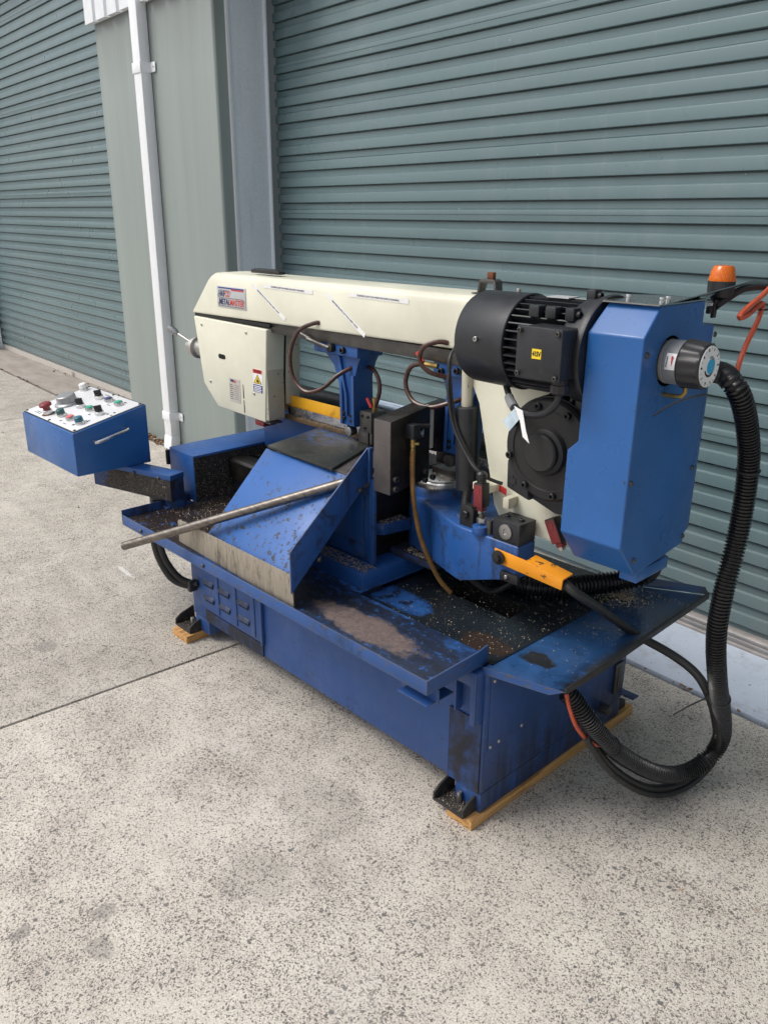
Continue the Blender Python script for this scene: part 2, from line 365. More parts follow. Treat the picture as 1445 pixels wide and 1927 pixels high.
# ------------------------------------------------------------------ mesh helpers
class B:
    def __init__(s): s.bm = bmesh.new()
    def raw(s, vs, fs):
        v = [s.bm.verts.new(p) for p in vs]
        for f in fs: s.bm.faces.new([v[i] for i in f])
        return s
    def box(s, x0, x1, y0, y1, z0, z1):
        return s.raw([(x0, y0, z0), (x1, y0, z0), (x1, y1, z0), (x0, y1, z0), (x0, y0, z1), (x1, y0, z1), (x1, y1, z1), (x0, y1, z1)],
                     [(0, 3, 2, 1), (4, 5, 6, 7), (0, 1, 5, 4), (1, 2, 6, 5), (2, 3, 7, 6), (3, 0, 4, 7)])
    def prism(s, poly, ax, a, b):
        def P(u, v, w): return ((w, u, v), (u, w, v), (u, v, w))[ax]
        n = len(poly)
        vs = [P(u, v, a) for u, v in poly]+[P(u, v, b) for u, v in poly]
        fs = [tuple(range(n)), tuple(range(2*n-1, n-1, -1))]+[(i, (i+1) % n, n+(i+1) % n, n+i) for i in range(n)]
        s.raw(vs, fs); return s
    def lathe(s, prof, o, d, n=24, caps=True):
        """prof: [(t, r)] along unit axis d from o"""
        o = Vector(o); d = Vector(d).normalized()
        a = d.orthogonal().normalized(); b = d.cross(a)
        rings = []
        for t, r in prof:
            rings.append([s.bm.verts.new(o+d*t+(a*math.cos(2*math.pi*i/n)+b*math.sin(2*math.pi*i/n))*r) for i in range(n)])
        for p, q_ in zip(rings, rings[1:]):
            for i in range(n): s.bm.faces.new((p[i], p[(i+1) % n], q_[(i+1) % n], q_[i]))
        if caps: s.bm.faces.new(rings[0][::-1]); s.bm.faces.new(rings[-1])
        return s
    def cyl(s, p0, p1, r, n=20, r2=None):
        p0 = Vector(p0); p1 = Vector(p1); L = (p1-p0).length
        return s.lathe([(0, r), (L, r if r2 is None else r2)], p0, p1-p0, n)
    def tube(s, pts, r, n=10, step=None, rib=None, smooth=True):
        P = spline(pts, step or .012) if smooth else [Vector(p) for p in pts]
        if rib:
            h = rib[0]/4; out = [P[0]]; need = h
            for p_, q_ in zip(P, P[1:]):
                L = (q_-p_).length; at = 0
                while L-at >= need:
                    at += need; out.append(p_.lerp(q_, at/L)); need = h
                need -= L-at
            P = out
        T = [(P[min(i+1, len(P)-1)]-P[max(i-1, 0)]).normalized() for i in range(len(P))]
        a = T[0].orthogonal().normalized(); rings = []; dist = 0
        for i, p in enumerate(P):
            a = (a-T[i]*a.dot(T[i])).normalized(); b = T[i].cross(a)
            if i: dist += (p-P[i-1]).length
            rr = r if rib is None else r+rib[1]*(.5, .5, -.5, -.5)[i % 4]
            rings.append([s.bm.verts.new(p+(a*math.cos(2*math.pi*k/n)+b*math.sin(2*math.pi*k/n))*rr) for k in range(n)])
        for p, q_ in zip(rings, rings[1:]):
            for k in range(n): s.bm.faces.new((p[k], p[(k+1) % n], q_[(k+1) % n], q_[k]))
        s.bm.faces.new(rings[0][::-1]); s.bm.faces.new(rings[-1]); return s
    def sheet(s, pts, th):
        """flat-ish polygon with thickness th downward along its normal"""
        P = [Vector(p) for p in pts]; nrm = (P[1]-P[0]).cross(P[2]-P[0]).normalized()
        n = len(P); vs = P+[p-nrm*th for p in P]
        return s.raw(vs, [tuple(range(n)), tuple(range(2*n-1, n-1, -1))]+[(i, n+i, n+(i+1) % n, (i+1) % n) for i in range(n)])
    def mesh(s, bevel=0, seg=2, ang=35):
        bm = s.bm
        bmesh.ops.recalc_face_normals(bm, faces=bm.faces)
        if bevel:
            es = [e for e in bm.edges if len(e.link_faces) == 2 and e.calc_face_angle(0) > R(28)]
            bmesh.ops.bevel(bm, geom=es, offset=bevel, segments=seg, affect='EDGES', profile=.5, clamp_overlap=True)
        me = bpy.data.meshes.new('m'); bm.to_mesh(me); bm.free()
        me.shade_smooth(); me.set_sharp_from_angle(angle=R(ang)); return me
    def build(s, name, mat, parent=None, bevel=0, seg=2, ang=35):
        return obj(name, s.mesh(bevel, seg, ang), mat, parent)

def spline(pts, step):
    P = [Vector(p) for p in pts]; P = [P[0]*2-P[1]]+P+[P[-1]*2-P[-2]]; out = []
    for i in range(1, len(P)-2):
        a, b, c, d = P[i-1:i+3]; n = max(2, int((c-b).length/step))
        for k in range(n):
            t = k/n
            out.append(.5*((2*b)+(c-a)*t+(2*a-5*b+4*c-d)*t*t+(3*b-a-3*c+d)*t**3))
    out.append(P[-2]); return out

def obj(name, me, mat=None, parent=None):
    me.name = name
    o = bpy.data.objects.new(name, me); COL.objects.link(o)
    if mat:
        me.materials.clear(); me.materials.append(MATS[mat])
    if parent is not None: o.parent = parent
    return o
def empty(name, loc=(0, 0, 0), rz=0):
    o = bpy.data.objects.new(name, None); COL.objects.link(o); o.location = loc; o.rotation_euler = (0, 0, rz); o.empty_display_size = .1; return o
def tag(o, label=None, cat=None, group=None, kind=None):
    if label: o['label'] = label
    if cat: o['category'] = cat
    if group: o['group'] = group
    if kind: o['kind'] = kind
    return o
def inst(src, loc=(0, 0, 0), rot=(0, 0, 0), parent=None, scale=None):
    o = src.copy(); COL.objects.link(o); o.location = loc; o.rotation_euler = rot; o.parent = parent
    if scale: o.scale = scale
    return o
def text_mesh(body, size, ext=.0004, align='CENTER', cond=1., bold=0.):
    cu = bpy.data.curves.new('t', 'FONT'); cu.body = body; cu.size = size; cu.extrude = ext; cu.align_x = align; cu.align_y = 'CENTER'
    cu.resolution_u = 3; cu.offset = bold
    o = bpy.data.objects.new('t', cu); COL.objects.link(o)
    dg = bpy.context.evaluated_depsgraph_get(); me = bpy.data.meshes.new_from_object(o.evaluated_get(dg))
    bpy.data.objects.remove(o); bpy.data.curves.remove(cu)
    if cond != 1.:
        for v in me.vertices: v.co.x *= cond
    return me
def text(name, body, size, mat, loc, right, upv, parent, bold=0., align='CENTER', cond=1.):
    me = text_mesh(body, size, .0004, align, cond, bold)
    r_ = Vector(right).normalized(); u_ = Vector(upv).normalized(); n_ = r_.cross(u_)
    M = Matrix((r_, u_, n_)).transposed().to_4x4(); M.translation = Vector(loc)
    me.transform(M)
    return obj(name, me, mat, parent)

# ------------------------------------------------------------------ ground
ground = B().raw([(-60, -60, -.03), (60, -60, -.03), (60, 30, -.03), (-60, 30, -.03)], [(0, 1, 2, 3)]).build('ground', 'joint_dirt'); tag(ground, kind='structure')
xs = [-20.4, -15.9, -11.45, -7.0, -2.56, 1.9, 6.3, 10.8]; ys = [-14.0, -8.6, -3.2, 2.478]
g = .006
for i in range(len(xs)-1):
    for j in range(len(ys)-1):
        B().box(xs[i]+g, xs[i+1]-g, ys[j]+g, ys[j+1]-g-(.004 if j == 2 else 0), -.028, 0).build('concrete_slab', 'concrete', ground, bevel=.004)
for x0, x1 in ((-20.4, -7.0), (-7.0, 1.9), (1.9, 10.8)):
    B().box(x0+g, x1-g, 2.494, 3.4, -.026, .004).build('apron_strip', 'apron_concrete', ground, bevel=.005)

# ------------------------------------------------------------------ roller doors
PITCH = .0875
def slat_mesh(L, seam=False):
    # (z down fraction, outward depth) profile of one rib
    pr = [(0.0, .0), (.03, .0), (.075, .0135), (.11, .0145), (.58, .0135), (.605, .0115), (.615, .002), (.62, -.010), (.675, -.010), (.68, 0.), (1.0, 0.)]
    if seam: pr = pr[:4]+[(.28, .0143), (.285, .012), (.315, .012), (.32, .0141)]+pr[4:]
    vs = []; n = len(pr)
    for x in (0, L):
        for t, d in pr: vs.append((x, -d, -t*PITCH))
        vs.append((x, .013, -PITCH)); vs.append((x, .013, 0))
    k = n+2
    return [vs, [(i, (i+1) % k, k+(i+1) % k, k+i) for i in range(k)]+[tuple(range(k))[::-1], tuple(range(k, 2*k))]]
def roller_door(name, x0, x1, y, ztop, n, phase, label):
    d = empty(name, ((x0+x1)/2, y, 0)); tag(d, label, 'roller door', 'roller shutter doors')
    a = B().raw(*slat_mesh(x1-x0)).mesh(ang=20); b_ = B().raw(*slat_mesh(x1-x0, True)).mesh(ang=20)
    for i in range(n):
        z = ztop-i*PITCH
        o = obj('slat', b_ if i % 9 == phase else a, 'door_paint', d); o.location = (x0-(x0+x1)/2, random.uniform(-.0012, .0012), z); o.rotation_euler = (random.uniform(-.008, .008), 0, 0)
    return d
# rib undersides line up with the dark lines seen on the shutters
rd = roller_door('roller_door', -4.515, .9, 2.935, 2.364+.64*PITCH+PITCH*12, 39, 3, 'wide grey-green roller shutter directly behind the blue and cream saw')
zb = 2.364+.64*PITCH+PITCH*12-39*PITCH
br = B()
br.prism([(-.034, .004), (-.034, .012), (-.026, .016), (-.026, .026), (-.030, .028), (-.030, .036), (-.026, .038), (-.026, .046), (-.030, .048), (-.030, .056), (-.024, .060), (-.004, .068), (.0, .068), (.0, .004)], 0, -2.7, 2.7)
br.build('bottom_rail', 'alloy', rd)
B().box(-2.7, 2.7, -.006, .003, .066, zb+.004).build('bottom_slat', 'door_paint', rd)
ld = roller_door('roller_door', -11.0, -5.6, 2.965, 3.05+.64*PITCH+PITCH*8, 43, 5, 'far roller shutter left of the white downpipe, with pale bottom rail')
zb2 = 3.05+.64*PITCH+PITCH*8-43*PITCH
B().box(-2.7, 2.7, -.02, .0, .005, .055).build('bottom_rail', 'label_grey', ld)
B().box(-2.7, 2.7, .0005, .012, .03, zb2+.03).build('bottom_slat', 'door_paint', ld)
B().box(-.02, .02, -.034, -.02, .01, .05).build('lock_catch', 'bright_steel', ld).location = (-.25, 0, 0)

# ------------------------------------------------------------------ building walls
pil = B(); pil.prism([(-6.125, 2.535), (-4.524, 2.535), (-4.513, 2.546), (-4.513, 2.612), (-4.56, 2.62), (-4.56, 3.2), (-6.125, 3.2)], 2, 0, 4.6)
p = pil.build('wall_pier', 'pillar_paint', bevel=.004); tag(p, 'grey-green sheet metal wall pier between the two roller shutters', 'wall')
for z in (2.47, 1.6, 1.08):
    B().lathe([(0, .004), (.002, .0035), (.003, .001)], (-4.56, 2.536, z), (0, -1, 0), 8).build('rivet', 'zinc', p)
j = B(); j.prism([(-4.53, 2.625), (-4.512, 2.622), (-4.508, 2.628), (-4.508, 2.845), (-4.512, 2.852), (-4.49, 2.858), (-4.49, 2.868), (-4.55, 2.868)], 2, 0, 4.5)
j = j.build('door_jamb', 'galvanised', bevel=.0015); tag(j, 'galvanised steel guide post edging the wide shutter beside the pier', 'post', 'door guide posts')
B().box(-4.515, -4.499, 2.612, 2.6275, 0, 4.5).build('return_lip', 'white_pvc', j)
j2 = B(); j2.prism([(-11.02, 2.60), (-10.995, 2.60), (-10.995, 2.93), (-10.96, 2.935), (-10.96, 2.945), (-11.05, 2.945)], 2, 0, 4.5)
j2 = j2.build('door_jamb', 'galvanised', bevel=.0015); tag(j2, 'galvanised guide post at the far end of the left shutter', 'post', 'door guide posts')
B().lathe([(0, .02), (.008, .02), (.012, .012)], (-10.995, 2.80, .05), (1, 0, 0), 10).build('anchor_bolt', 'zinc', j2)
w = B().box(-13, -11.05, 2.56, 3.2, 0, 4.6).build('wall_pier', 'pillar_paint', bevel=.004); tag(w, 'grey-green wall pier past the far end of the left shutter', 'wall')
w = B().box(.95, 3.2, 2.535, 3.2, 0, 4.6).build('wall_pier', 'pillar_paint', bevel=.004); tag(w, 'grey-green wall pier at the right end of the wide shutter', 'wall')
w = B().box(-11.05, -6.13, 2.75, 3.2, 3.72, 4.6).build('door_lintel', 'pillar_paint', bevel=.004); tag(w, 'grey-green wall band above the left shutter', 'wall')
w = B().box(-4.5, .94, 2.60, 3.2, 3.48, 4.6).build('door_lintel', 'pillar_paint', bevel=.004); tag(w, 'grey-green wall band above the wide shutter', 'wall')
# white ribbed cladding above the pier
poly = []
x = -6.17
while x < -4.45:
    poly += [(x, 2.49), (x+.14, 2.49), (x+.155, 2.515), (x+.175, 2.515)]; x += .19
back = [(x, 2.53), (-6.17, 2.53)]
cl = B(); cl.prism(poly+back, 2, 2.80, 4.4); cl = cl.build('wall_cladding', 'white_sheet'); tag(cl, 'white ribbed wall cladding ending over the grey-green pier', 'cladding')

# downpipe
dp = empty('downpipe', (-5.355, 2.5, 0)); tag(dp, 'white rectangular downpipe strapped to the grey-green pier', 'downpipe')
B().box(-.055, .05, -.037, .032, .06, 4.4).build('pipe', 'white_pvc', dp, bevel=.004)
for z in (2.45, .245):
    st = B().box(-.062, .056, -.043, -.037, z-.03, z+.03); st.box(.05, .056, -.037, .030, z-.03, z+.03); st.box(-.062, -.055, -.037, .030, z-.03, z+.03)
    st.box(.052, .12, .024, .030, z-.028, z+.028); st.box(-.10, -.058, .024, .030, z-.028, z+.028)
    st = st.build('strap', 'white_pvc', dp, bevel=.0015)
    B().lathe([(0, .006), (.003, .005)], (.10, .0245, z), (0, -1, 0), 8).build('screw', 'zinc', st)
sh = B().raw([(-.058, -.04, .10), (.053, -.04, .10), (.053, .03, .10), (-.058, .03, .10), (-.060, -.052, .006), (.055, -.052, .006), (.055, .02, .006), (-.060, .02, .006)],
             [(0, 1, 2, 3), (4, 7, 6, 5), (0, 4, 5, 1), (1, 5, 6, 2), (2, 6, 7, 3), (3, 7, 4, 0)]).build('shoe', 'white_pvc', dp, bevel=.003)

# ------------------------------------------------------------------ the saw (own frame: x along the bed, y towards the wall, z up)
ORG = (-1.236, 1.357, 0); ANG = R(3.5)
saw = empty('band_saw', ORG, ANG)
tag(saw, 'blue and cream horizontal metal-cutting band saw standing on timber packers', 'band saw')
def P(b, name, mat, parent=None, bevel=.002, **k): return b.build(name, mat, parent or saw, bevel=bevel, **k)

hexm = B().lathe([(0, .0085), (.006, .0085), (.0075, .007)], (0, 0, 0), (0, 0, 1), 6).mesh()
capm = B().lathe([(0, .007), (.007, .007), (.008, .006), (.008, .0035), (.004, .0033)], (0, 0, 0), (0, 0, 1), 12).mesh()
domem = B().lathe([(0, .006), (.0015, .0058), (.003, .004), (.0038, .001)], (0, 0, 0), (0, 0, 1), 12).mesh()
MINUSY = (R(90), 0, 0); PLUSX = (0, R(90), 0); UP = (0, 0, 0)
def bolt(kind, loc, rot, mat, parent, s=1., name='bolt'):
    me = {'hex': hexm, 'cap': capm, 'dome': domem}[kind]
    key = me.name+mat
    m2 = bpy.data.meshes.get('bolt_'+kind+'_'+mat)
    if not m2:
        m2 = me.copy(); m2.name = 'bolt_'+kind+'_'+mat; m2.materials.clear(); m2.materials.append(MATS[mat])
    o = bpy.data.objects.new(name, m2); COL.objects.link(o); o.location = loc; o.rotation_euler = rot; o.parent = parent; o.scale = (s, s, s); return o

# --- base cabinet
b = B().box(-1.5, -.004, .039, .76, .10, .497); b.bm.faces.ensure_lookup_table(); b.bm.faces.remove(b.bm.faces[1]); base = P(b, 'base_cabinet', 'blue_base', bevel=.004)
P(B().box(-.10, -.007, .043, .756, .031, .096), 'skid', 'blue_base', base); P(B().box(-1.497, -1.40, .043, .756, .031, .096), 'skid', 'blue_base', base)
# side cover plate and hardware on the right end
sp = B(); sp.prism([(.055, .475), (.055, .236), (.44, .250), (.44, .475)], 0, -.004, .0); sp = P(sp, 'side_cover', 'blue_base', base, bevel=.001)
for y, z in ((.066, .452), (.064, .246), (.10, .248), (.20, .252)): bolt('dome', (.0, y, z), PLUSX, 'zinc', base, 1., 'screw')
P(B().box(-.004, .004, .69, .735, .14, .25), 'level_gauge', 'dark_steel', base); P(B().box(.004, .0055, .704, .721, .155, .235), 'gauge_glass', 'dark_steel', base, bevel=0)
P(B().cyl((-.006, .63, .118), (.03, .63, .118), .018, 6), 'drain_plug', 'dark_steel', base)
P(B().box(-.003, -.0015, .46, .465, .33, .44), 'weld_seam', 'blue_filthy', base, bevel=0)
P(B().prism([(.43, .47), (.43, .41), (.55, .44), (.55, .47)], 0, -.004, .004), 'gusset', 'blue_base', base, bevel=.001)
# front access door with louvres
fd = B().box(-1.43, -1.02, .033, .039, .155, .362); fd = P(fd, 'access_door', 'blue_base', bevel=.0015)
lou = B(); lou.prism([(0, 0), (-.008, .003), (-.008, .007), (0, .020)], 0, 0, .07); lm = lou.mesh(bevel=.001); lm.materials.append(MATS['blue_base'])
for cx in (-1.40, -1.29, -1.165):
    for z in (.20, .265):
        o = bpy.data.objects.new('louvre', lm); COL.objects.link(o); o.parent = fd; o.location = (cx, .033, z)
        P(B().box(cx+.004, cx+.066, .0318, .0328, z-.008, z), 'slot', 'dark_void', fd, bevel=0)
for cx in (-1.315, -1.195, -1.08):
    P(B().box(cx, cx+.022, .029, .033, .165, .355), 'stiffener', 'blue_base', fd)
P(B().box(-1.021, -1.012, .026, .039, .15, .37), 'door_edge', 'blue_base', base)
# front bottom kick and oily seep band
P(B().box(-1.40, -1.02, .034, .038, .10, .15), 'seep_stain', 'blue_filthy', base, bevel=0)
P(B().box(-.125, -.012, .0345, .0385, .10, .33), 'corner_stain', 'blue_filthy', base, bevel=0)
# corner bracket under the tray
cb = B(); cb.prism([(-.15, .49), (-.012, .49), (-.012, .33), (-.030, .33), (-.030, .445), (-.085, .445), (-.15, .46)], 1, .004, .010); P(cb, 'tray_bracket', 'blue_base', base)
P(B().box(-.088, -.082, .008, .036, .345, .447), 'bracket_web', 'blue_base', base); P(B().box(-.034, -.012, .010, .038, .33, .49), 'bracket_web', 'blue_base', base)
# feet
ft = B(); ft.box(-.058, .05, -.045, .045, 0, .008)
ft.prism([(-.045, .0), (-.043, .028), (-.02, .044), (.042, .062), (.045, .0)], 0, -.062, -.054); ft.prism([(-.045, .0), (-.043, .028), (-.02, .044), (.042, .062), (.045, .0)], 0, .046, .054)
fm = ft.mesh(bevel=.003)

for i, (x, y, rz) in enumerate(((-.076, .034, 0), (-1.515, .036, 0), (-.078, .77, math.pi), (-1.505, .77, math.pi))):
    o = obj('foot', fm, 'swarf_black', saw); o.location = (x, y, .031); o.rotation_euler = (0, 0, rz)
    P(B().cyl((0, 0, .008), (0, 0, .04), .008, 10), 'anchor_stud', 'zinc', o, bevel=.001)
# rear ledge foot seen past the right end
P(B().box(-.05, .035, .765, .80, .10, .106), 'rear_ledge', 'blue_base', base)

# --- tray and pan
tr = B()
tr.box(-1.60, -.028, -.165, .055, .517, .524)
tr = P(tr, 'front_tray', 'tray_paint', bevel=.001)
lip = B(); lip.box(-1.605, -.026, -.170, -.165, .497, .537); P(lip, 'tray_lip', 'blue_lip', tr, bevel=.0015)
lip = B(); lip.prism([(-.170, .497), (.060, .497), (.060, .552), (.02, .545), (-.17, .537)], 0, -.028, -.023); P(lip, 'tray_lip', 'blue_lip', tr, bevel=.0015)
lip = B().box(-1.610, -1.605, -.170, .12, .497, .555); P(lip, 'tray_lip', 'blue_filthy', tr, bevel=.0015)
P(B().box(-1.605, -.53, .055, .64, .5175, .5235), 'rear_tray', 'tray_paint', tr, bevel=.001)
P(B().box(-.15, -.02, -.13, -.125, .455, .497), 'tray_fold', 'blue_base', tr)
P(B().box(-.135, -.03, -.16, -.06, .4555, .459), 'tray_fold', 'blue_base', tr)
for x in (-1.55, -1.51, -1.14, -1.07):
    f_ = B(); f_.prism([(-.16, .517), (.03, .517), (.03, .46), (-.10, .49)], 0, x, x+.005); P(f_, 'gusset', 'blue_base', tr, bevel=0)
for x in (-1.46, -1.04): bolt('hex', (x, -.170, .514), MINUSY, 'dark_steel', tr, .85)
# pan floor with slot opening
pf = B()
X0, X1, Y0, Y1 = -.53, -.004, .056, .755; sx0, sx1, sy0, sy1 = -.40, -.138, .292, .395
for a in ((X0, sx0, Y0, Y1), (sx1, X1, Y0, Y1), (sx0, sx1, Y0, sy0), (sx0, sx1, sy1, Y1)): pf.box(a[0], a[1], a[2], a[3], .4985, .503)
bmesh.ops.remove_doubles(pf.bm, verts=pf.bm.verts, dist=.0001)
pan = P(pf, 'coolant_pan', 'pan_floor', bevel=0)
sl = B().raw([(sx0, sy0, .5), (sx1, sy0, .5), (sx1, sy1, .5), (sx0, sy1, .5), (sx0, sy0, .38), (sx1, sy0, .38), (sx1, sy1, .38), (sx0, sy1, .38)],
             [(4, 5, 6, 7), (0, 4, 5, 1), (1, 5, 6, 2), (2, 6, 7, 3), (3, 7, 4, 0)])
P(sl, 'slot_well', 'dark_void', pan, bevel=0)
# sloping baffle leading to the slot
P(B().sheet([(-.53, .42, .506), (-.41, .42, .506), (-.41, .74, .56), (-.53, .74, .56)], .004), 'pan_baffle', 'pan_floor', pan, bevel=0)
# wing tray
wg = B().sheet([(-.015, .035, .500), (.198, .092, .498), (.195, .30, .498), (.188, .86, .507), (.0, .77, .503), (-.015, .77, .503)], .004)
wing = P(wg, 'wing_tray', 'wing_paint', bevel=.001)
P(B().sheet([(-.015, .034, .500), (-.015, .034, .478), (.16, .080, .478), (.198, .0915, .498)], .003), 'wing_lip', 'blue_lip', wing, bevel=0)
P(B().sheet([(.20, .094, .506), (.196, .30, .506), (.189, .862, .516), (.189, .862, .496), (.196, .30, .485), (.20, .094, .490)], .006), 'edge_trim', 'rubber', wing, bevel=.001)
P(B().sheet([(.188, .862, .51), (.0, .772, .503), (-.01, .78, .533), (.17, .868, .528)], .004), 'wing_lip', 'wing_paint', wing, bevel=0)

# --- discharge chute
cs = -.615
ch = B().sheet([(-1.062, -.150, .592), (-.572, -.150, .592), (-.572, .115, .856), (-1.062, .115, .856)], .004)
chute = P(ch, 'chute', 'blue_worn', bevel=.001)
wl = B(); wl.prism([(-.165, .575), (-.165, .705), (-.155, .715), (.13, .957), (.143, .957), (.143, .850), (.12, .845)], 0, -.572, -.567); P(wl, 'side_wall', 'blue_smeared', chute, bevel=.001)
P(B().box(-.567, -.558, .128, .143, .85, .957), 'wall_flange', 'blue_greasy_shade', chute)
lp = B(); 
pts = [(-1.205, .548), (-1.205, .618)]+[(-1.205+.012*(1-math.cos(t)), .618+.012*math.sin(t)) for t in (.5, 1.0, 1.57)]+[(-.588+.018*math.sin(t), .614+.018*math.cos(t)) for t in (0, .4, .8, 1.2, 1.57)]+[(-.566, .527)]
lp.prism(pts, 1, -.160, -.156); P(lp, 'end_stop', 'stainless', chute, bevel=.0007)
for y, z in ((-.06, .655), (.10, .832)): bolt('dome', (-.567, y, z), PLUSX, 'dark_steel', chute, 1.5)

# --- table plate, pedestal
tp = B(); tp.prism([(-1.045, .108), (-.695, .098), (-.845, .43), (-1.13, .43)], 2, .862, .871); P(tp, 'table_plate', 'table_steel', bevel=.001)
P(B().box(-.78, -.57, .118, .40, .835, .861), 'table_base', 'jaw_steel')
P(B().box(-.66, -.6, .13, .22, .861, .878), 'stop_block', 'jaw_steel')
pd = B().box(-1.05, -.60, .142, .40, .585, .842); ped = P(pd, 'pedestal', 'blue_greasy_shade', bevel=.003)  # grease here also paints in the pedestal's dark shading
P(B().box(-.6005, -.594, .150, .40, .585, .842), 'pedestal_shade', 'oily_black_shade', ped)  # black plate painting in the shade of the recess behind the flange
P(B().box(-.60, -.546, .142, .147, .585, .86), 'pedestal_edge', 'blue_greasy_shade', ped)
P(B().box(-.566, -.546, .135, .142, .585, .86), 'corner_flange', 'blue_greasy_shade', ped)
P(B().box(-.78, -.60, .1395, .142, .64, .80), 'pocket_panel', 'blue', ped)
P(B().box(-1.08, -.528, .076, .46, .5235, .578), 'plinth', 'blue', ped, bevel=.003)
P(B().box(-1.08, -.40, .25, .50, .578, .60), 'plinth_step', 'blue_filthy', ped)

# --- front vise jaw
jw = B().prism([(.12, .838), (.278, .860), (.278, 1.080), (.12, 1.055)], 0, -.527, -.458); jaw = P(jw, 'vise_jaw', 'oily_black_shade', bevel=.0015)
P(B().box(-.5265, -.4585, .1165, .1205, .8385, 1.0545), 'jaw_face', 'jaw_steel', jaw, bevel=.001)
for y, z in ((.135, .855), (.135, .885), (.258, .885), (.258, .858), (.29, .86)): bolt('cap', (-.458, y, z), PLUSX, 'dark_steel', jaw, 1.3)
P(B().box(-.458, -.425, .175, .205, 1.0, 1.042), 'valve_block', 'black_paint', jaw)
P(B().cyl((-.44, .205, 1.035), (-.43, .245, 1.03), .006, 8), 'wing_nut', 'dark_steel', jaw, bevel=0)
wn_ = B().cyl((-.436, .205, 1.012), (-.436, .222, 1.012), .005, 8); wn_.box(-.440, -.432, .218, .226, 1.0, 1.024); P(wn_, 'tap', 'bright_steel', jaw)
br_ = B().cyl((-.441, .190, 1.0), (-.441, .190, .972), .009, 8); br_.cyl((-.441, .190, .972), (-.441, .190, .945), .0075, 12); br_.cyl((-.441, .19, .985), (-.425, .20, .985), .006, 8); P(br_, 'hose_fitting', 'brass', jaw)
P(B().tube([(-.441, .190, .965), (-.440, .189, .90), (-.436, .195, .80), (-.425, .22, .68), (-.395, .262, .56), (-.365, .292, .505)], .0075, 10), 'coolant_hose', 'hose_clear', jaw, bevel=0)
# rear jaws and infeed parts seen through the gap
P(B().prism([(.305, .935), (.384, .915), (.384, 1.078), (.305, 1.071)], 0, -.515, -.463), 'rear_jaw', 'oily_black_shade'); P(B().box(-.50, -.468, .2805, .3045, .945, 1.074), 'rear_jaw_liner', 'cream')
P(B().cyl((-1.72, .62, .89), (-1.10, .62, .89), .048, 28), 'vise_cylinder', 'black_paint', bevel=.003)
P(B().box(-1.80, -1.05, .585, .66, .80, .845), 'cylinder_mount', 'black_matte')
P(B().box(-1.70, -1.60, .60, .66, .925, .985), 'cylinder_bracket', 'blue')
for y, z, r_ in ((.71, .905, .013), (.76, .90, .010)): P(B().cyl((-1.35, y, z), (-.56, y, z), r_, 16), 'guide_rod', 'rail_pale', bevel=0)
P(B().box(-1.35, -.55, .70, .78, .845, .872), 'infeed_rail', 'black_matte')
P(B().box(-1.567, -.92, .46, .60, .70, .852), 'bed_wing', 'blue')
P(B().box(-1.0, -.60, .40, .80, .578, .835), 'bed_body', 'oily_black_shade')  # black colour stands in for the darkness under the table

# --- left vise channel
vc = B().box(-1.748, -1.567, .122, .64, .528, .717); vc = P(vc, 'vise_channel', 'blue', bevel=.004)
P(B().box(-1.5672, -1.5645, .126, .64, .532, .708), 'swarf_cake', 'swarf_black', vc, bevel=0)
P(B().prism([(-1.765, .535), (-1.765, .70), (-1.757, .716), (-1.748, .716), (-1.748, .535)], 1, .13, .60), 'side_flange', 'blue', vc)
P(B().cyl((-1.772, .128, .64), (-1.772, .128, .70), .010, 10), 'hinge', 'black_matte', vc)
rk = B(); rk.prism([(.28, .60), (.28, .672), (.29, .682), (.36, .682), (.36, .60)], 0, -1.566, -1.05); P(rk, 'vise_rack', 'oily_black_shade')
P(B().box(-1.566, -1.05, .30, .35, .5235, .60), 'rack_support', 'blue_filthy')

# --- control arm and console
dirv = Vector((-.35, -.10, 0)).normalized(); nrm = Vector((-dirv.y, dirv.x, 0))
def armP(t, s, z): v = Vector((-1.575, .0, 0))+dirv*t+nrm*s; return (v.x, v.y, z)
a0, a1, wd = -.03, .40, -.07
ar = B().raw([armP(a0, 0, .560), armP(a1, 0, .560), armP(a1, wd, .560), armP(a0, wd, .560), armP(a0, 0, .662), armP(a1, 0, .662), armP(a1, wd, .662), armP(a0, wd, .662)],
             [(0, 1, 2, 3), (4, 7, 6, 5), (0, 4, 5, 1), (1, 5, 6, 2), (2, 6, 7, 3), (3, 7, 4, 0)])
arm = P(ar, 'console_arm', 'blue_filthy', bevel=.003)
P(B().raw([armP(a0+.002, .0012, .564), armP(a1-.06, .0012, .564), armP(a1-.10, .0012, .645), armP(a0+.002, .0012, .645)], [(0, 1, 2, 3)]), 'swarf_cake', 'swarf_black', arm, bevel=0)
cv = B().raw([armP(a0-.002, .002, .646), armP(a1, .002, .646), armP(a1, wd, .646), armP(a0-.002, wd, .646), armP(a0-.002, .002, .6665), armP(a1, .002, .6665), armP(a1, wd, .6665), armP(a0-.002, wd, .6665)],
             [(0, 1, 2, 3), (4, 7, 6, 5), (0, 4, 5, 1), (1, 5, 6, 2), (2, 6, 7, 3), (3, 7, 4, 0)]); P(cv, 'arm_cover', 'blue', arm, bevel=.001)
for t in (.03, .16, .29):
    q_ = armP(t, .002, .649); bolt('hex', q_, (R(90), 0, math.atan2(dirv.y, dirv.x)+math.pi), 'dark_steel', arm, .8)
P(B().cyl((-1.61, .055, .50), (-1.61, .055, .575), .045, 20), 'arm_pivot', 'blue_greasy_shade', arm)
P(B().box(-1.70, -1.58, .0, .12, .5, .53), 'pivot_plate', 'blue_filthy', arm)
kn = B().cyl((-1.66, .03, .545), (-1.70, .01, .545), .016, 12); kn.box(-1.715, -1.69, .0, .03, .50, .55); P(kn, 'arm_lock', 'black_plastic', arm)
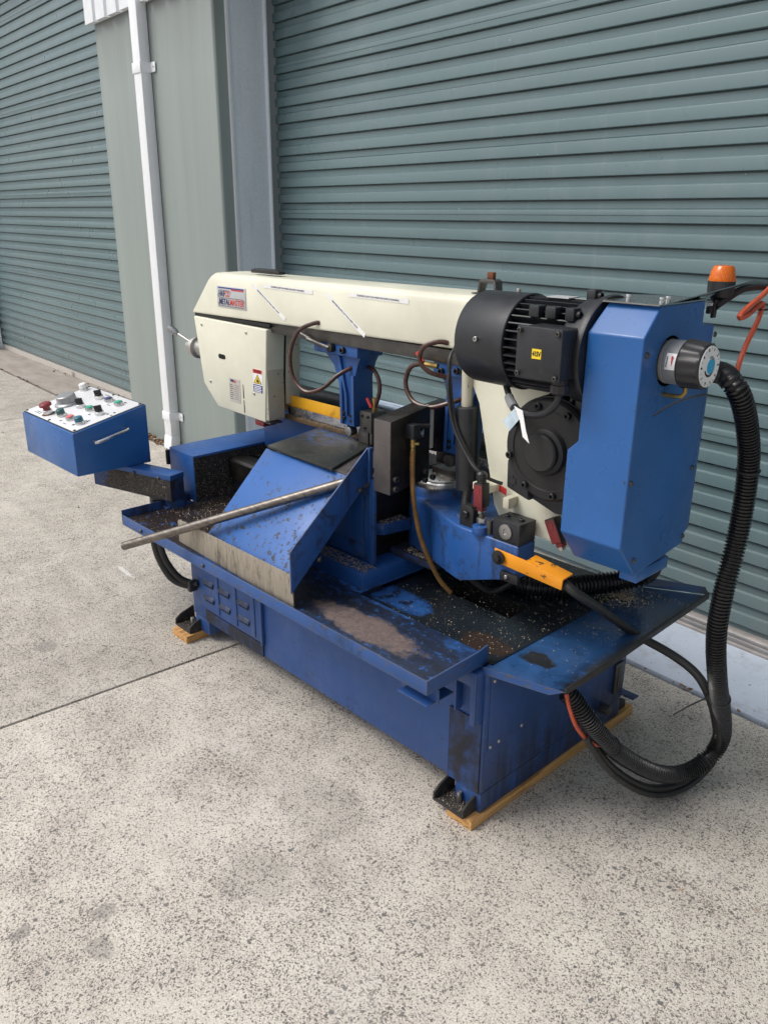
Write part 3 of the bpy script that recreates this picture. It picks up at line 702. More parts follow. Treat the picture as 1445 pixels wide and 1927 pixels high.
cx0, cx1, cy0, cy1, cz = -2.242, -1.758, -.257, .045, .668
cbx = B().raw([(cx0, cy0, cz), (cx1, cy0, cz), (cx1, cy1, cz), (cx0, cy1, cz), (cx0, cy0, .834), (cx1, cy0, .834), (cx1, cy1, .902), (cx0, cy1, .902)],
              [(0, 3, 2, 1), (4, 5, 6, 7), (0, 1, 5, 4), (1, 2, 6, 5), (2, 3, 7, 6), (3, 0, 4, 7)])
con = P(cbx, 'console', 'blue_clean', bevel=.004)
SL = math.atan2(.068, cy1-cy0); pn = Vector((0, -math.sin(SL), math.cos(SL))); pu = Vector((0, math.cos(SL), math.sin(SL)))
def pan_pt(u, v, h=0):  # u 0..1 along x, v 0..1 front to back on the sloped face
    a = Vector((cx0+(cx1-cx0)*u, cy0, .834))+pu*(v*(cy1-cy0)/math.cos(SL)); return a+pn*h
def slope_quad(u0, u1, v0, v1, h0, h1):
    c = [pan_pt(u0, v0, h0), pan_pt(u1, v0, h0), pan_pt(u1, v1, h0), pan_pt(u0, v1, h0), pan_pt(u0, v0, h1), pan_pt(u1, v0, h1), pan_pt(u1, v1, h1), pan_pt(u0, v1, h1)]
    return B().raw(c, [(0, 3, 2, 1), (4, 5, 6, 7), (0, 1, 5, 4), (1, 2, 6, 5), (2, 3, 7, 6), (3, 0, 4, 7)])
P(slope_quad(.012, .988, .02, .98, -.002, .002), 'panel_gasket', 'black_matte', con, bevel=0)
P(slope_quad(.022, .978, .035, .965, .0, .004), 'control_panel', 'panel_print', con, bevel=.0005)
for u, v in ((.035, .055), (.965, .055), (.965, .945), (.035, .945), (.5, .05), (.5, .95)):
    o = bolt('dome', pan_pt(u, v, .004), (SL, 0, 0), 'bolt_black', con, 1., 'screw')
def button(u, v, kind, mat, r=.0178):
    o = pan_pt(u, v, .004)
    if kind == 'push':
        q_ = P(B().lathe([(0, r), (.012, r), (.014, r*.93)], o, pn, 20), 'push_button', 'bright_steel', bevel=0)
        P(B().lathe([(.0135, r*.80), (.017, r*.78), (.018, r*.6)], o, pn, 20), 'cap', mat, q_, bevel=0)
    elif kind == 'lens':
        q_ = P(B().lathe([(0, r), (.010, r), (.012, r*.95)], o, pn, 20), 'indicator', 'bright_steel', bevel=0)
        P(B().lathe([(.0118, r*.92), (.027, r*.88), (.030, r*.7)], o, pn, 20), 'lens', mat, q_, bevel=0)
    elif kind == 'sel':
        q_ = P(B().lathe([(0, r), (.013, r), (.015, r*.9)], o, pn, 20), 'selector_switch', 'bright_steel', bevel=0)
        k = B().lathe([(.0148, r*.62), (.022, r*.6)], o, pn, 14)
        d1 = Vector((.6, .0, 0))+pu*.8; d1.normalize(); d2 = pn.cross(d1)
        cc = [o+pn*h+d1*a*r*.80+d2*b_*r*.20 for h in (.016, .038) for a, b_ in ((-1, -1), (1, -1), (1, 1), (-1, 1))]
        k.raw(cc, [(0, 3, 2, 1), (4, 5, 6, 7), (0, 1, 5, 4), (1, 2, 6, 5), (2, 3, 7, 6), (3, 0, 4, 7)])
        P(k, 'lever', 'black_plastic', q_, bevel=.002)
    elif kind == 'estop':
        q_ = P(B().lathe([(0, r), (.016, r), (.018, r*.9)], o, pn, 20), 'emergency_stop', 'bright_steel', bevel=0)
        P(B().lathe([(.0175, r*.75), (.03, r*.8), (.034, r*1.35), (.042, r*1.38), (.047, r*1.1), (.049, r*.3)], o, pn, 24), 'mushroom', 'red_dark', q_, bevel=0)
        P(B().lathe([(0, r*1.5), (.0006, r*1.45)], o, pn, 20), 'rust_ring', 'rust', q_, bevel=0)
    elif kind == 'dial':
        q_ = P(B().lathe([(0, .052), (.004, .052), (.008, .049), (.012, .041)], o, pn, 32), 'speed_dial', 'grey_panel', bevel=0)
        P(B().lathe([(.011, .040), (.036, .0385), (.039, .035)], o, pn, 32), 'knob', 'grey_panel', q_, bevel=0)
PXB = [(.337, .150, 'estop', ''), (.524, .204, 'lens', 'teal_button'), (.693, .205, 'push', 'pink_button'), (.868, .202, 'lens', 'blue_button'), (.655, .498, 'push', 'green_button'),
       (.838, .492, 'sel', ''), (.270, .467, 'dial', ''), (.489, .492, 'sel', ''), (.075, .845, 'lens', 'label_white'), (.458, .781, 'sel', ''), (.622, .792, 'push', 'ink_blue'), (.800, .788, 'push', 'green_button')]
for u, v, kind, mat in PXB: button(u, v, kind, mat)
# printed legends on the panel (small dark marks)
lg = B()
for u, v, w_, h_ in ((.10, .22, .05, .03), (.16, .25, .02, .05), (.93, .62, .03, .02), (.90, .55, .02, .03), (.96, .55, .02, .02), (.88, .30, .02, .05), (.85, .28, .015, .05), (.83, .14, .03, .03), (.62, .12, .02, .03), (.34, .45, .05, .012), (.30, .6, .04, .012), (.55, .55, .05, .012), (.7, .72, .05, .012), (.62, .86, .05, .012), (.45, .9, .08, .012), (.8, .88, .04, .02), (.2, .12, .09, .010), (.2, .09, .12, .008), (.72, .1, .06, .01), (.74, .42, .03, .02), (.49, .28, .05, .012)):
    m_ = slope_quad(u-w_/2, u+w_/2, v-h_/2, v+h_/2, .0039, .0044); bmesh.ops.recalc_face_normals(m_.bm, faces=m_.bm.faces)
    tmp = bpy.data.meshes.new('tmp'); m_.bm.to_mesh(tmp); m_.bm.free(); lg.bm.from_mesh(tmp); bpy.data.meshes.remove(tmp)
P(lg, 'printed_legend', 'ink', con, bevel=0)
hd = B().tube([(cx1, -.185, .795), (cx1+.032, -.185, .795), (cx1+.036, -.178, .797), (cx1+.036, -.062, .823), (cx1+.032, -.055, .825), (cx1, -.055, .825)], .006, 10, smooth=False); P(hd, 'handle', 'bright_steel', con, bevel=0)

# --- turntable and swing arm
P(B().lathe([(0, .10), (.10, .10), (.205, .098), (.218, .092)], (-.52, .40, .585), (0, 0, 1), 40), 'pivot_drum', 'blue_greasy_shade', bevel=0)
P(B().lathe([(0, .088), (.012, .09), (.018, .088), (.020, .075), (.024, .074), (.026, .05)], (-.52, .40, .803), (0, 0, 1), 48), 'turntable', 'steel', bevel=0)
P(B().box(-.56, -.46, .40, .46, .815, .85), 'turntable_clamp', 'oily_black_shade')
sa = B(); sa.prism([(-.585, .33), (-.54, .292), (-.28, .205), (-.25, .2), (-.053, .2), (-.053, .275), (-.12, .30), (-.40, .50), (-.52, .50)], 2, .612, .778)
# raise the underside toward the hinge end
for v in sa.bm.verts:
    if v.co.z < .65: v.co.z += max(0, (v.co.x+.25))*.36
swing = P(sa, 'swing_arm', 'blue_greasy_shade', bevel=.006, seg=3)
P(B().box(-.143, -.0535, .2005, .272, .779, .838), 'hinge_block', 'black_paint', bevel=.002)
P(B().lathe([(0, .021), (.004, .021), (.0045, .019), (.0045, .008), (.001, .006)], (-.098, .2005, .809), (0, -1, 0), 28), 'hinge_pin', 'steel', bevel=0)
for x in (-.122, -.074): bolt('cap', (x, .236, .834), UP, 'bolt_black', saw, 1.2)
P(B().cyl((-.19, .205, .775), (-.19, .205, .80), .022, 18), 'stop_boss', 'blue', swing)
for x, zt in ((-.195, .83), (-.165, .82)): P(B().cyl((x, .215, .77), (x, .215, zt), .009, 12), 'stop_screw', 'dark_steel', swing, bevel=.001)
P(B().lathe([(0, .014), (.014, .014)], (-.195, .215, .805), (0, 0, 1), 6), 'lock_nut', 'zinc', swing, bevel=.001)
cl_ = B(); cl_.prism([(-.275, .775), (-.275, .83), (-.265, .84), (-.235, .84), (-.225, .83), (-.225, .775)], 1, .215, .24); P(cl_, 'clevis', 'black_matte', swing)
bolt('hex', (-.25, .215, .815), MINUSY, 'bolt_black', swing, 1.3)
P(B().prism([(-.66, .20), (-.60, .175), (-.57, .20), (-.55, .30), (-.64, .30)], 2, .66, .70), 'arm_pointer', 'blue_greasy_shade', swing)
P(B().box(-.34, .02, .54, .72, .665, .792), 'pivot_casting', 'swarf_black', bevel=.004)
# orange stay
os_ = B(); os_.sheet([(-.125, .190, .757), (-.112, .190, .718), (.095, .190, .708), (.098, .190, .738), (-.01, .190, .752)], .005)
os_.sheet([(-.02, .190, .752), (.098, .190, .738), (.098, .235, .742), (-.02, .235, .757)], .004); og = P(os_, 'orange_stay', 'orange', bevel=.0008)
P(B().lathe([(0, .020), (.004, .020), (.005, .012), (.014, .011), (.015, .006)], (-.105, .185, .737), (0, -1, 0), 20), 'stay_bolt', 'black_matte', og, bevel=0)
P(B().box(-.10, -.04, .186, .20, .675, .70), 'cable_clip', 'black_plastic', swing); bolt('cap', (-.075, .186, .69), MINUSY, 'zinc', swing, .8)

# --- cream head
ZB0, ZB1 = 1.229, 1.252
def zb_at(x): return ZB0+(ZB1-ZB0)*(x+1.8)/1.9
prof = [(.303, 'b', .002), (.300, 'b', .010), (.300, 't', -.030), (.305, 't', -.014), (.318, 't', -.002), (.330, 't', 0), (.455, 't', 0), (.468, 't', -.02), (.468, 'b', 0)]
hb = B(); vs = []
for e in (0, 1):
    for y, k, dz in prof:
        if e: x = .12; z = (zb_at(x) if k == 'b' else 1.400)+dz
        else:
            z = (ZB0 if k == 'b' else 1.392)+dz; x = -1.80+max(0, (z-ZB0))*1.02
        vs.append((x, y, z))
n = len(prof)
hb.raw(vs, [tuple(range(n)), tuple(range(2*n-1, n-1, -1))]+[(i, (i+1) % n, n+(i+1) % n, n+i) for i in range(n)])
head = P(hb, 'head_beam', 'cream', bevel=.003)
P(B().box(-1.79, -1.285, .308, .46, 1.2195, 1.2315), 'cover_gasket', 'black_matte', head, bevel=.001)
P(B().box(-1.29, -.33, .318, .42, 1.200, 1.240), 'guide_rail', 'dark_steel', head, bevel=.002)
wc = B(); wc.prism([(-1.788, 1.2185), (-1.744, .957), (-1.648, .874), (-1.325, .866), (-1.296, 1.2125)], 1, .300, .383); cover = P(wc, 'wheel_cover', 'cream', bevel=.005, seg=3)
wc2 = B(); wc2.prism([(-1.784, 1.2175), (-1.740, .960), (-1.645, .880), (-1.326, .872), (-1.300, 1.2095)], 1, .383, .392); P(wc2, 'cover_seam', 'black_matte', cover, bevel=0)
wc3 = B(); wc3.prism([(-1.784, 1.216), (-1.740, .960), (-1.645, .930), (-1.312, .925), (-1.298, 1.21)], 1, .392, .455); P(wc3, 'cover_back', 'cream_dirty_shade', cover, bevel=.003)
P(B().box(-1.3245, -1.3085, .305, .38, .875, 1.20), 'cover_side', 'cream_dirty_shade', cover, bevel=.002)  # dirty speckle plus a darker tone painted for this side's weaker light
for x, z in ((-1.731, 1.190), (-1.424, 1.189), (-1.691, .970), (-1.389, .967)): bolt('dome', (x, .300, z), MINUSY, 'zinc', cover, 1.1, 'screw')
sl_ = B(); sl_.prism([(-1.612+.009*math.cos(t)-(0 if math.cos(t) < 0 else -.03), 1.080+.009*math.sin(t)) for t in [i*math.pi/8+.01 for i in range(16)]], 1, .2985, .3005); P(sl_, 'sight_slot', 'dark_void', cover, bevel=0)
P(B().box(-1.40, -1.345, .305, .36, .845, .867), 'coolant_block', 'red_plastic', cover, bevel=.002)
for x, z, h_ in ((-1.463, .935, .055), (-1.462, .880, .05)): P(B().prism([(x, z), (x+.006, z+.004), (x+.004, z+h_), (x, z+h_)], 1, .2992, .2998), 'paint_chip', 'dark_steel', cover, bevel=0)
P(B().box(-1.36, -1.30, .305, .36, .862, .868), 'chip_edge', 'dark_steel', cover, bevel=0)
# blade tension handle
th = B().lathe([(0, .026), (.006, .034), (.05, .036), (.052, .046), (.066, .046), (.068, .034), (.19, .034)], (-1.985, .395, 1.068), (1, 0, 0), 28); th = P(th, 'tension_hub', 'zinc', bevel=0)
P(B().cyl((-1.96, .375, 1.09), (-2.03, .35, 1.125), .006, 10), 'lever', 'zinc', th, bevel=0)
P(B().lathe([(0, .009), (.015, .015), (.045, .017), (.05, .012)], (-2.02, .354, 1.12), Vector((-.07, -.03, .038)), 16), 'lever_grip', 'steel', th, bevel=0)
P(B().lathe([(0, .022), (.12, .022)], (-1.90, .395, 1.165), (1, 0, 0), 16), 'stud', 'zinc', th, bevel=.002)
# top fittings
P(B().prism([(-1.44, 1.400), (-1.44, 1.412), (-1.42, 1.416), (-1.30, 1.416), (-1.27, 1.410), (-1.27, 1.400)], 1, .345, .375), 'top_clamp', 'black_plastic', head)
hk = B(); hk.prism([(-.375, 1.399), (-.375, 1.402), (-.355, 1.404), (-.35, 1.435), (-.34, 1.440), (-.30, 1.440), (-.292, 1.435), (-.288, 1.402), (-.27, 1.402), (-.27, 1.399), (-.293, 1.399), (-.299, 1.430), (-.343, 1.430), (-.350, 1.399)], 1, .34, .37); hk = P(hk, 'lifting_bracket', 'dark_steel', bevel=.001)
P(B().box(-.328, -.308, .348, .362, 1.44, 1.458), 'nut', 'rust', hk, bevel=.001)

# nameplate
NPX0, NPX1, NPZ0, NPZ1 = -1.602, -1.413, 1.270, 1.347
npl = P(B().box(NPX0, NPX1, .2975, .2998, NPZ0, NPZ1), 'nameplate', 'silver_plate', bevel=.0008)
def flat(name, mat, parent, pts, y=.2970, th=.0004):
    b_ = B(); b_.prism(pts, 1, y, y+th); return P(b_, name, mat, parent, bevel=0)
flat('stripe', 'label_blue', npl, [(NPX0+.008, 1.3435), (NPX1-.009, 1.3435), (NPX1-.009, 1.3385), (NPX0+.012, 1.3385)])
flat('stripe', 'ink_red', npl, [(NPX0+.092, 1.3380), (NPX1-.009, 1.3380), (NPX1-.009, 1.3330), (NPX0+.099, 1.3330)])
RX, UZ = (1, 0, 0), (0, 0, 1)
for body, xl, xr, zc, mt in (('HAF', .013, .053, 1.3195, 'ink_blue'), ('CO', .055, .085, 1.3195, 'ink_red'), ('METAL', .014, .084, 1.2905, 'ink_blue'), ('MASTER', .086, .178, 1.2905, 'ink_red')):
    me_ = text_mesh(body, .030, .0004, 'LEFT', 1., .0004)
    w_ = max(v.co.x for v in me_.vertices)-min(v.co.x for v in me_.vertices); bpy.data.meshes.remove(me_)
    text('lettering', body, .030, mt, (NPX0+xl, .2968, zc-.0008), RX, UZ, npl, .0004, 'LEFT', (xr-xl)/w_)
def line(pts, w=.0014):
    b_ = B()
    for (x0, z0), (x1, z1) in zip(pts, pts[1:]):
        d = Vector((x1-x0, z1-z0)); nn = Vector((-d.y, d.x)).normalized()*w/2
        b_.prism([(x0-nn.x, z0-nn.y), (x1-nn.x, z1-nn.y), (x1+nn.x, z1+nn.y), (x0+nn.x, z0+nn.y)], 1, .2968, .2973)
    P(b_, 'outline', 'ink', npl, bevel=0)
line([(NPX0+.018, 1.3325), (NPX0+.082, 1.3325), (NPX0+.090, 1.329), (NPX0+.095, 1.322)])
line([(NPX0+.006, 1.318), (NPX0+.008, 1.310), (NPX0+.015, 1.305), (NPX1-.018, 1.305), (NPX1-.010, 1.300), (NPX1-.006, 1.292)])
line([(NPX0+.008, 1.288), (NPX0+.011, 1.279), (NPX0+.018, 1.2755), (NPX1-.012, 1.2755)])
# printed warning tapes
def tape(x0, z0, x1, z1, w, body, size, y=.2988):
    d = Vector((x1-x0, 0, z1-z0)); L = d.length; d.normalize(); u = Vector((-d.z, 0, d.x)); c = Vector((x0, y, z0))
    cs_ = [c-u*w/2, c+d*L-u*w/2, c+d*L+u*w/2, c+u*w/2]
    t = P(B().prism([(v.x, v.z) for v in cs_], 1, y, y+.0008), 'warning_tape', 'label_white', bevel=0)
    text('lettering', body, size, 'ink_grey', c+d*L/2+Vector((0, -.0004, 0)), d, u, t, cond=1.05); return t
tape(-1.300, 1.3645, -1.024, 1.3600, .0135, 'FLASHING LIGHT ON WHEN MACHINE IS RUNNING', .0076)
tape(-.842, 1.3665, -.578, 1.3640, .0135, 'FLASHING LIGHT ON WHEN MACHINE IS RUNNING', .0076)
tape(-1.371, 1.366, -1.180, 1.258, .0135, 'BEWARE BLADE CUTTING KEEP CLEAR', .0078)
tape(-.957, 1.362, -.768, 1.246, .0135, 'BEWARE BLADE CUTTING KEEP CLEAR', .0078)
# danger label and specification plate on the wheel cover
dl = P(B().box(-1.391, -1.332, .2988, .2998, .975, 1.062), 'danger_label', 'label_white', bevel=0)
flat('band', 'label_red', dl, [(-1.390, 1.061), (-1.333, 1.061), (-1.333, 1.046), (-1.390, 1.046)], .2984)
text('lettering', 'DANGER', .0125, 'ink', (-1.3615, .2982, 1.0535), RX, UZ, dl, cond=.85)
flat('triangle', 'ink', dl, [(-1.388, 1.008), (-1.335, 1.008), (-1.3615, 1.043)], .2984)
flat('triangle_fill', 'label_yellow', dl, [(-1.3825, 1.0105), (-1.3405, 1.0105), (-1.3615, 1.0385)], .2981)
flat('pictogram', 'ink', dl, [(-1.366, 1.013), (-1.352, 1.013), (-1.350, 1.018), (-1.358, 1.022), (-1.360, 1.030), (-1.364, 1.030), (-1.364, 1.022), (-1.370, 1.019)], .2979)
flat('band', 'label_blue', dl, [(-1.390, 1.004), (-1.333, 1.004), (-1.333, .976), (-1.390, .976)], .2984)
for i in range(4): flat('print_line', 'label_white', dl, [(-1.386+.002*(i % 2), .9995-i*.0062), (-1.338-.003*(i % 2), .9995-i*.0062), (-1.338-.003*(i % 2), .9965-i*.0062), (-1.386+.002*(i % 2), .9965-i*.0062)], .2981)
spp = P(B().box(-1.556, -1.480, .2988, .2998, .912, 1.004), 'specification_plate', 'label_grey', bevel=0)
flat('emblem', 'ink_blue', spp, [(-1.545, 1.000), (-1.522, 1.000), (-1.522, .990), (-1.545, .990)], .2984); flat('emblem', 'ink_red', spp, [(-1.522, .998), (-1.508, .998), (-1.508, .989), (-1.522, .989)], .2983)
for i in range(8):
    z = .980-i*.0078; flat('print_line', 'ink', spp, [(-1.550, z), (-1.534+.004*(i % 3), z), (-1.534+.004*(i % 3), z-.0022), (-1.550, z-.0022)], .2984)
    flat('print_line', 'dark_steel', spp, [(-1.522, z), (-1.488, z), (-1.488, z-.0012), (-1.522, z-.0012)], .2984)

# guide arms
def guide_arm(xa, flip, name):
    s = -1 if flip else 1
    def X(v): return xa+s*v
    g_ = B(); pts = [(X(-.16), 1.205), (X(.03), 1.205), (X(.03), 1.168), (X(.012), 1.14), (X(-.005), 1.09), (X(0), .925), (X(-.072), .925), (X(-.085), 1.06), (X(-.11), 1.12), (X(-.16), 1.165)]
    g_.prism(pts, 1, .348, .43); a = P(g_, name, 'blue', bevel=.003)
    P(B().box(min(X(-.19), X(.035)), max(X(-.19), X(.035)), .325, .44, 1.163, 1.203), 'arm_head', 'blue', a, bevel=.004)
    for u0, u1 in ((-.072, -.060), (-.012, .0)):
        r_ = B(); r_.prism([(X(u0-.004), 1.10), (X(u1-.004), 1.10), (X(u1), .928), (X(u0), .928)], 1, .340, .349); P(r_, 'rib', 'blue', a, bevel=.002)
    r_ = B(); r_.prism([(X(-.085), 1.16), (X(-.072), 1.16), (X(-.036), 1.03), (X(-.034), .96), (X(-.042), .96), (X(-.046), 1.03)], 1, .338, .349); P(r_, 'rib', 'blue', a, bevel=.002)
    for u, z in ((-.056, .95), (-.020, .945), (-.056, .967), (-.02, .963)): bolt('cap', (X(u), .348, z), MINUSY, 'bolt_black', a, .85)
    return a
ga = guide_arm(-.868, False, 'guide_arm'); gb_ = guide_arm(-.462, True, 'guide_arm')
gk = B().box(-.858, -.800, .356, .425, .915, .985); gk.box(-.872, -.822, .362, .40, .872, .918); gk.box(-.815, -.803, .362, .40, .874, .918); P(gk, 'blade_guide', 'dark_steel', ga)
for x_, z_ in ((-.845, .97), (-.815, .97), (-.83, .93)): bolt('cap', (x_, .356, z_), MINUSY, 'bolt_black', ga, .7)
P(B().cyl((-.905, .345, .905), (-.905, .375, .905), .016, 18), 'guide_roller', 'steel', ga); P(B().cyl((-.93, .355, .922), (-.93, .38, .922), .010, 12), 'roller_nut', 'bright_steel', ga)
gk = B().box(-.50, -.44, .352, .425, .885, .95); P(gk, 'blade_guide', 'oily_black_shade', gb_); P(B().cyl((-.435, .335, .905), (-.435, .37, .905), .019, 18), 'guide_roller', 'dark_steel', gb_)
P(B().cyl((-.815, .385, .98), (-.815, .385, 1.03), .010, 12), 'hose_fitting', 'brass', ga)
bolt('cap', (-.90, .325, 1.183), MINUSY, 'bolt_black', ga, 1.6); P(B().lathe([(0, .015), (.018, .015), (.02, .012)], (-.955, .325, 1.186), (0, -1, 0), 16), 'lever_boss', 'black_matte', ga, bevel=0)
P(B().cyl((-.955, .308, 1.186), (-1.06, .300, 1.205), .007, 10), 'clamp_lever', 'dark_steel', ga, bevel=0)
P(B().cyl((-1.02, .318, 1.19), (-1.11, .302, 1.222), .007, 10), 'clamp_lever', 'dark_steel', ga, bevel=0)
bolt('cap', (-.40, .325, 1.183), MINUSY, 'bolt_black', gb_, 1.4); bolt('cap', (-.46, .325, 1.175), MINUSY, 'bolt_black', gb_, 1.4)
# blade and its yellow guard
bl = B()
N_ = 150; xs_ = [-1.32+i*(1.10/N_) for i in range(N_+1)]
pts = []
for i, x in enumerate(xs_): pts.append((x, .886 if i % 2 else .8905))
bl.raw([(x, .404, z) for x, z in pts]+[(x, .404, .918) for x in xs_], [(i, i+1, N_+2+i, N_+1+i) for i in range(N_)]); P(bl, 'blade', 'bright_steel', bevel=0)
P(B().box(-1.36, -.865, .412, .420, .896, .957), 'blade_guard', 'yellow', bevel=.002); P(B().box(-.86, -.78, .412, .420, .912, .950), 'blade_guard', 'yellow', bevel=.002)
P(B().box(-1.33, -.84, .39, .43, .868, .884), 'swarf_ledge', 'swarf_brown', bevel=.001)
# coolant hoses
P(B().tube([(-.993, .302, 1.265), (-1.01, .288, 1.262), (-1.055, .26, 1.235), (-1.09, .25, 1.16), (-1.08, .25, 1.08), (-1.02, .255, 1.038), (-.955, .275, 1.055), (-.915, .31, 1.10), (-.89, .35, 1.125)], .0070, 10), 'coolant_hose', 'hose_brown', head, bevel=0)
P(B().tube([(-.865, .40, 1.125), (-.83, .395, 1.12), (-.80, .39, 1.09), (-.795, .388, 1.05), (-.812, .385, 1.0), (-.815, .385, .985)], .0070, 10), 'coolant_hose', 'hose_brown', head, bevel=0)
P(B().cyl((-.815, .37, 1.0), (-.83, .365, 1.03), .005, 8), 'tap_lever', 'label_red', ga, bevel=0)
P(B().tube([(-.418, .302, 1.262), (-.44, .285, 1.265), (-.475, .262, 1.25), (-.485, .255, 1.21), (-.455, .265, 1.18), (-.42, .30, 1.165)], .0070, 10), 'coolant_hose', 'hose_brown', head, bevel=0)
P(B().tube([(-.505, .29, 1.195), (-.545, .28, 1.18), (-.56, .275, 1.13), (-.525, .27, 1.085), (-.46, .275, 1.075), (-.40, .30, 1.095), (-.37, .34, 1.11)], .0070, 10), 'coolant_hose', 'hose_brown', head, bevel=0)
P(B().cyl((-.505, .29, 1.195), (-.455, .30, 1.192), .008, 8), 'hose_tap', 'brass', gb_, bevel=0); P(B().cyl((-.50, .285, 1.20), (-.525, .285, 1.225), .006, 8), 'tap_lever', 'label_red', gb_, bevel=0)

# drive side plate
dp_ = B(); dp_.prism([(-.372, 1.262), (-.345, 1.20), (-.30, 1.155), (-.278, 1.115), (-.207, .84), (-.175, .79), (.055, .785), (.045, .87), (.11, .95), (.115, 1.262)], 1, .280, .298); drive = P(dp_, 'drive_plate', 'cream', bevel=.003)
dc = B(); dc.prism([(-.335, 1.23), (-.26, 1.10), (-.19, .86), (-.15, .80), (.04, .80), (.10, 1.0), (.10, 1.23)], 1, .298, .45); P(dc, 'drive_cover', 'cream_dirty_shade', drive, bevel=.004)
flat('hazard_mark', 'label_red', drive, [(-.204, .905), (-.165, .895), (-.165, .875), (-.197, .885)], .2795)
bolt('cap', (-.335, .280, 1.195), MINUSY, 'bolt_black', drive, 1.5)
P(B().box(-.145, -.125, .24, .28, .855, .885), 'stop_lug', 'cream_dirty_shade', drive)
# head lift cylinder
lc = B().lathe([(0, .033), (.235, .033), (.238, .029)], (-.303, .275, .865), Vector((-.012, 0, .24)), 28); lift = P(lc, 'lift_cylinder', 'black_paint', bevel=0)
P(B().cyl((-.303, .275, .865), (-.30, .27, .805), .014, 14), 'piston_rod', 'dark_steel', lift, bevel=0); P(B().cyl((-.316, .275, 1.095), (-.32, .275, 1.22), .016, 14), 'cylinder_neck', 'cream_dirty_shade', lift, bevel=0)

# --- motor (axis along x)
MY, MZ = .195, 1.315
AX = (1, 0, 0)
mb = B().lathe([(0, .084), (.225, .084)], (-.10, MY, MZ), AX, 40); mot = P(mb, 'motor', 'black_paint', bevel=0)
P(B().lathe([(0, .04), (.0, .108), (.010, .113), (.150, .115), (.152, .113), (.152, .10)], (-.205, MY, MZ), AX, 56, caps=False), 'fan_cover', 'black_paint', mot, bevel=0)
P(B().lathe([(.0, .105), (.004, .105)], (-.20, MY, MZ), AX, 40), 'fan_grille', 'black_matte', mot, bevel=0)
for i in range(36):
    a = 2*math.pi*i/36
    c_, s_ = math.cos(a), math.sin(a)
    f_ = B(); w2 = .0022
    vs = []
    for x in (-.066, .105):
        for rr, sg in ((.080, 1), (.110, .7), (.110, -.7), (.080, -1)):
            vs.append((x, MY+c_*rr-s_*w2*sg, MZ+s_*rr+c_*w2*sg))
    f_.raw(vs, [(0, 1, 2, 3), (7, 6, 5, 4), (0, 4, 5, 1), (1, 5, 6, 2), (2, 6, 7, 3), (3, 7, 4, 0)]); P(f_, 'cooling_fin', 'black_paint', mot, bevel=0)
P(B().lathe([(0, .110), (.012, .118), (.05, .120), (.055, .112)], (.100, MY, MZ), AX, 48), 'end_bell', 'black_paint', mot, bevel=0)
P(B().lathe([(0, .125), (.012, .127), (.018, .125)], (.147, MY, MZ), AX, 48), 'mounting_flange', 'black_paint', mot, bevel=0)
for a in (R(178), R(95), R(262), R(135)):
    y_, z_ = MY+.122*math.cos(a), MZ+.122*math.sin(a)
    P(B().box(.105, .128, y_-.014, y_+.014, z_-.014, z_+.014), 'flange_lug', 'black_paint', mot, bevel=.003); bolt('cap', (.128, y_, z_), PLUSX, 'bolt_black', mot, 1.2)
jb = B().box(.036, .150, .032, .112, 1.268, 1.376); jb = P(jb, 'terminal_box', 'black_paint', mot, bevel=.006, seg=3)
P(B().box(.033, .153, .024, .033, 1.265, 1.379), 'box_lid', 'black_paint', mot, bevel=.004)
for x, z in ((.043, 1.369), (.143, 1.369), (.043, 1.275), (.143, 1.275)): bolt('cap', (x, .024, z), MINUSY, 'dark_steel', mot, .8)
vl = P(B().box(.078, .102, .0228, .0242, 1.311, 1.332), 'voltage_label', 'label_yellow', bevel=0)
text('lettering', '415V', .0150, 'ink', (.090, .0224, 1.3212), RX, UZ, vl, .0004, cond=.68)
P(B().lathe([(0, .017), (.012, .018), (.013, .021), (.03, .021), (.036, .014)], (.128, .065, 1.268), (0, 0, -1), 10), 'cable_gland', 'black_plastic', mot, bevel=0)
ey = B(); ey.tube([(.028+.0*math.cos(t), .075+.006*math.sin(t)*0+.016*math.cos(t), 1.325+.026*math.sin(t)) for t in [i*2*math.pi/14 for i in range(15)]], .005, 8); P(ey, 'lifting_eye', 'zinc', mot, bevel=0)
bolt('cap', (-.13, .0815, 1.325), MINUSY, 'zinc', mot, .9, 'screw')
bolt('cap', (-.10, MY, MZ+.115), UP, 'zinc', mot, .9, 'screw')
for x in (.0, .045): P(B().box(x, x+.028, MY-.09, MY-.06, MZ+.072, MZ+.098), 'foot_pad', 'black_paint', mot, bevel=.003); 
P(B().box(.0, .06, MY-.025, MY+.02, MZ+.111, MZ+.1135), 'rating_plate', 'silver_plate', mot, bevel=0)
P(B().box(.055, .12, MY+.03, MY+.13, MZ+.06, MZ+.105), 'foot_mount', 'black_paint', mot, bevel=.004)
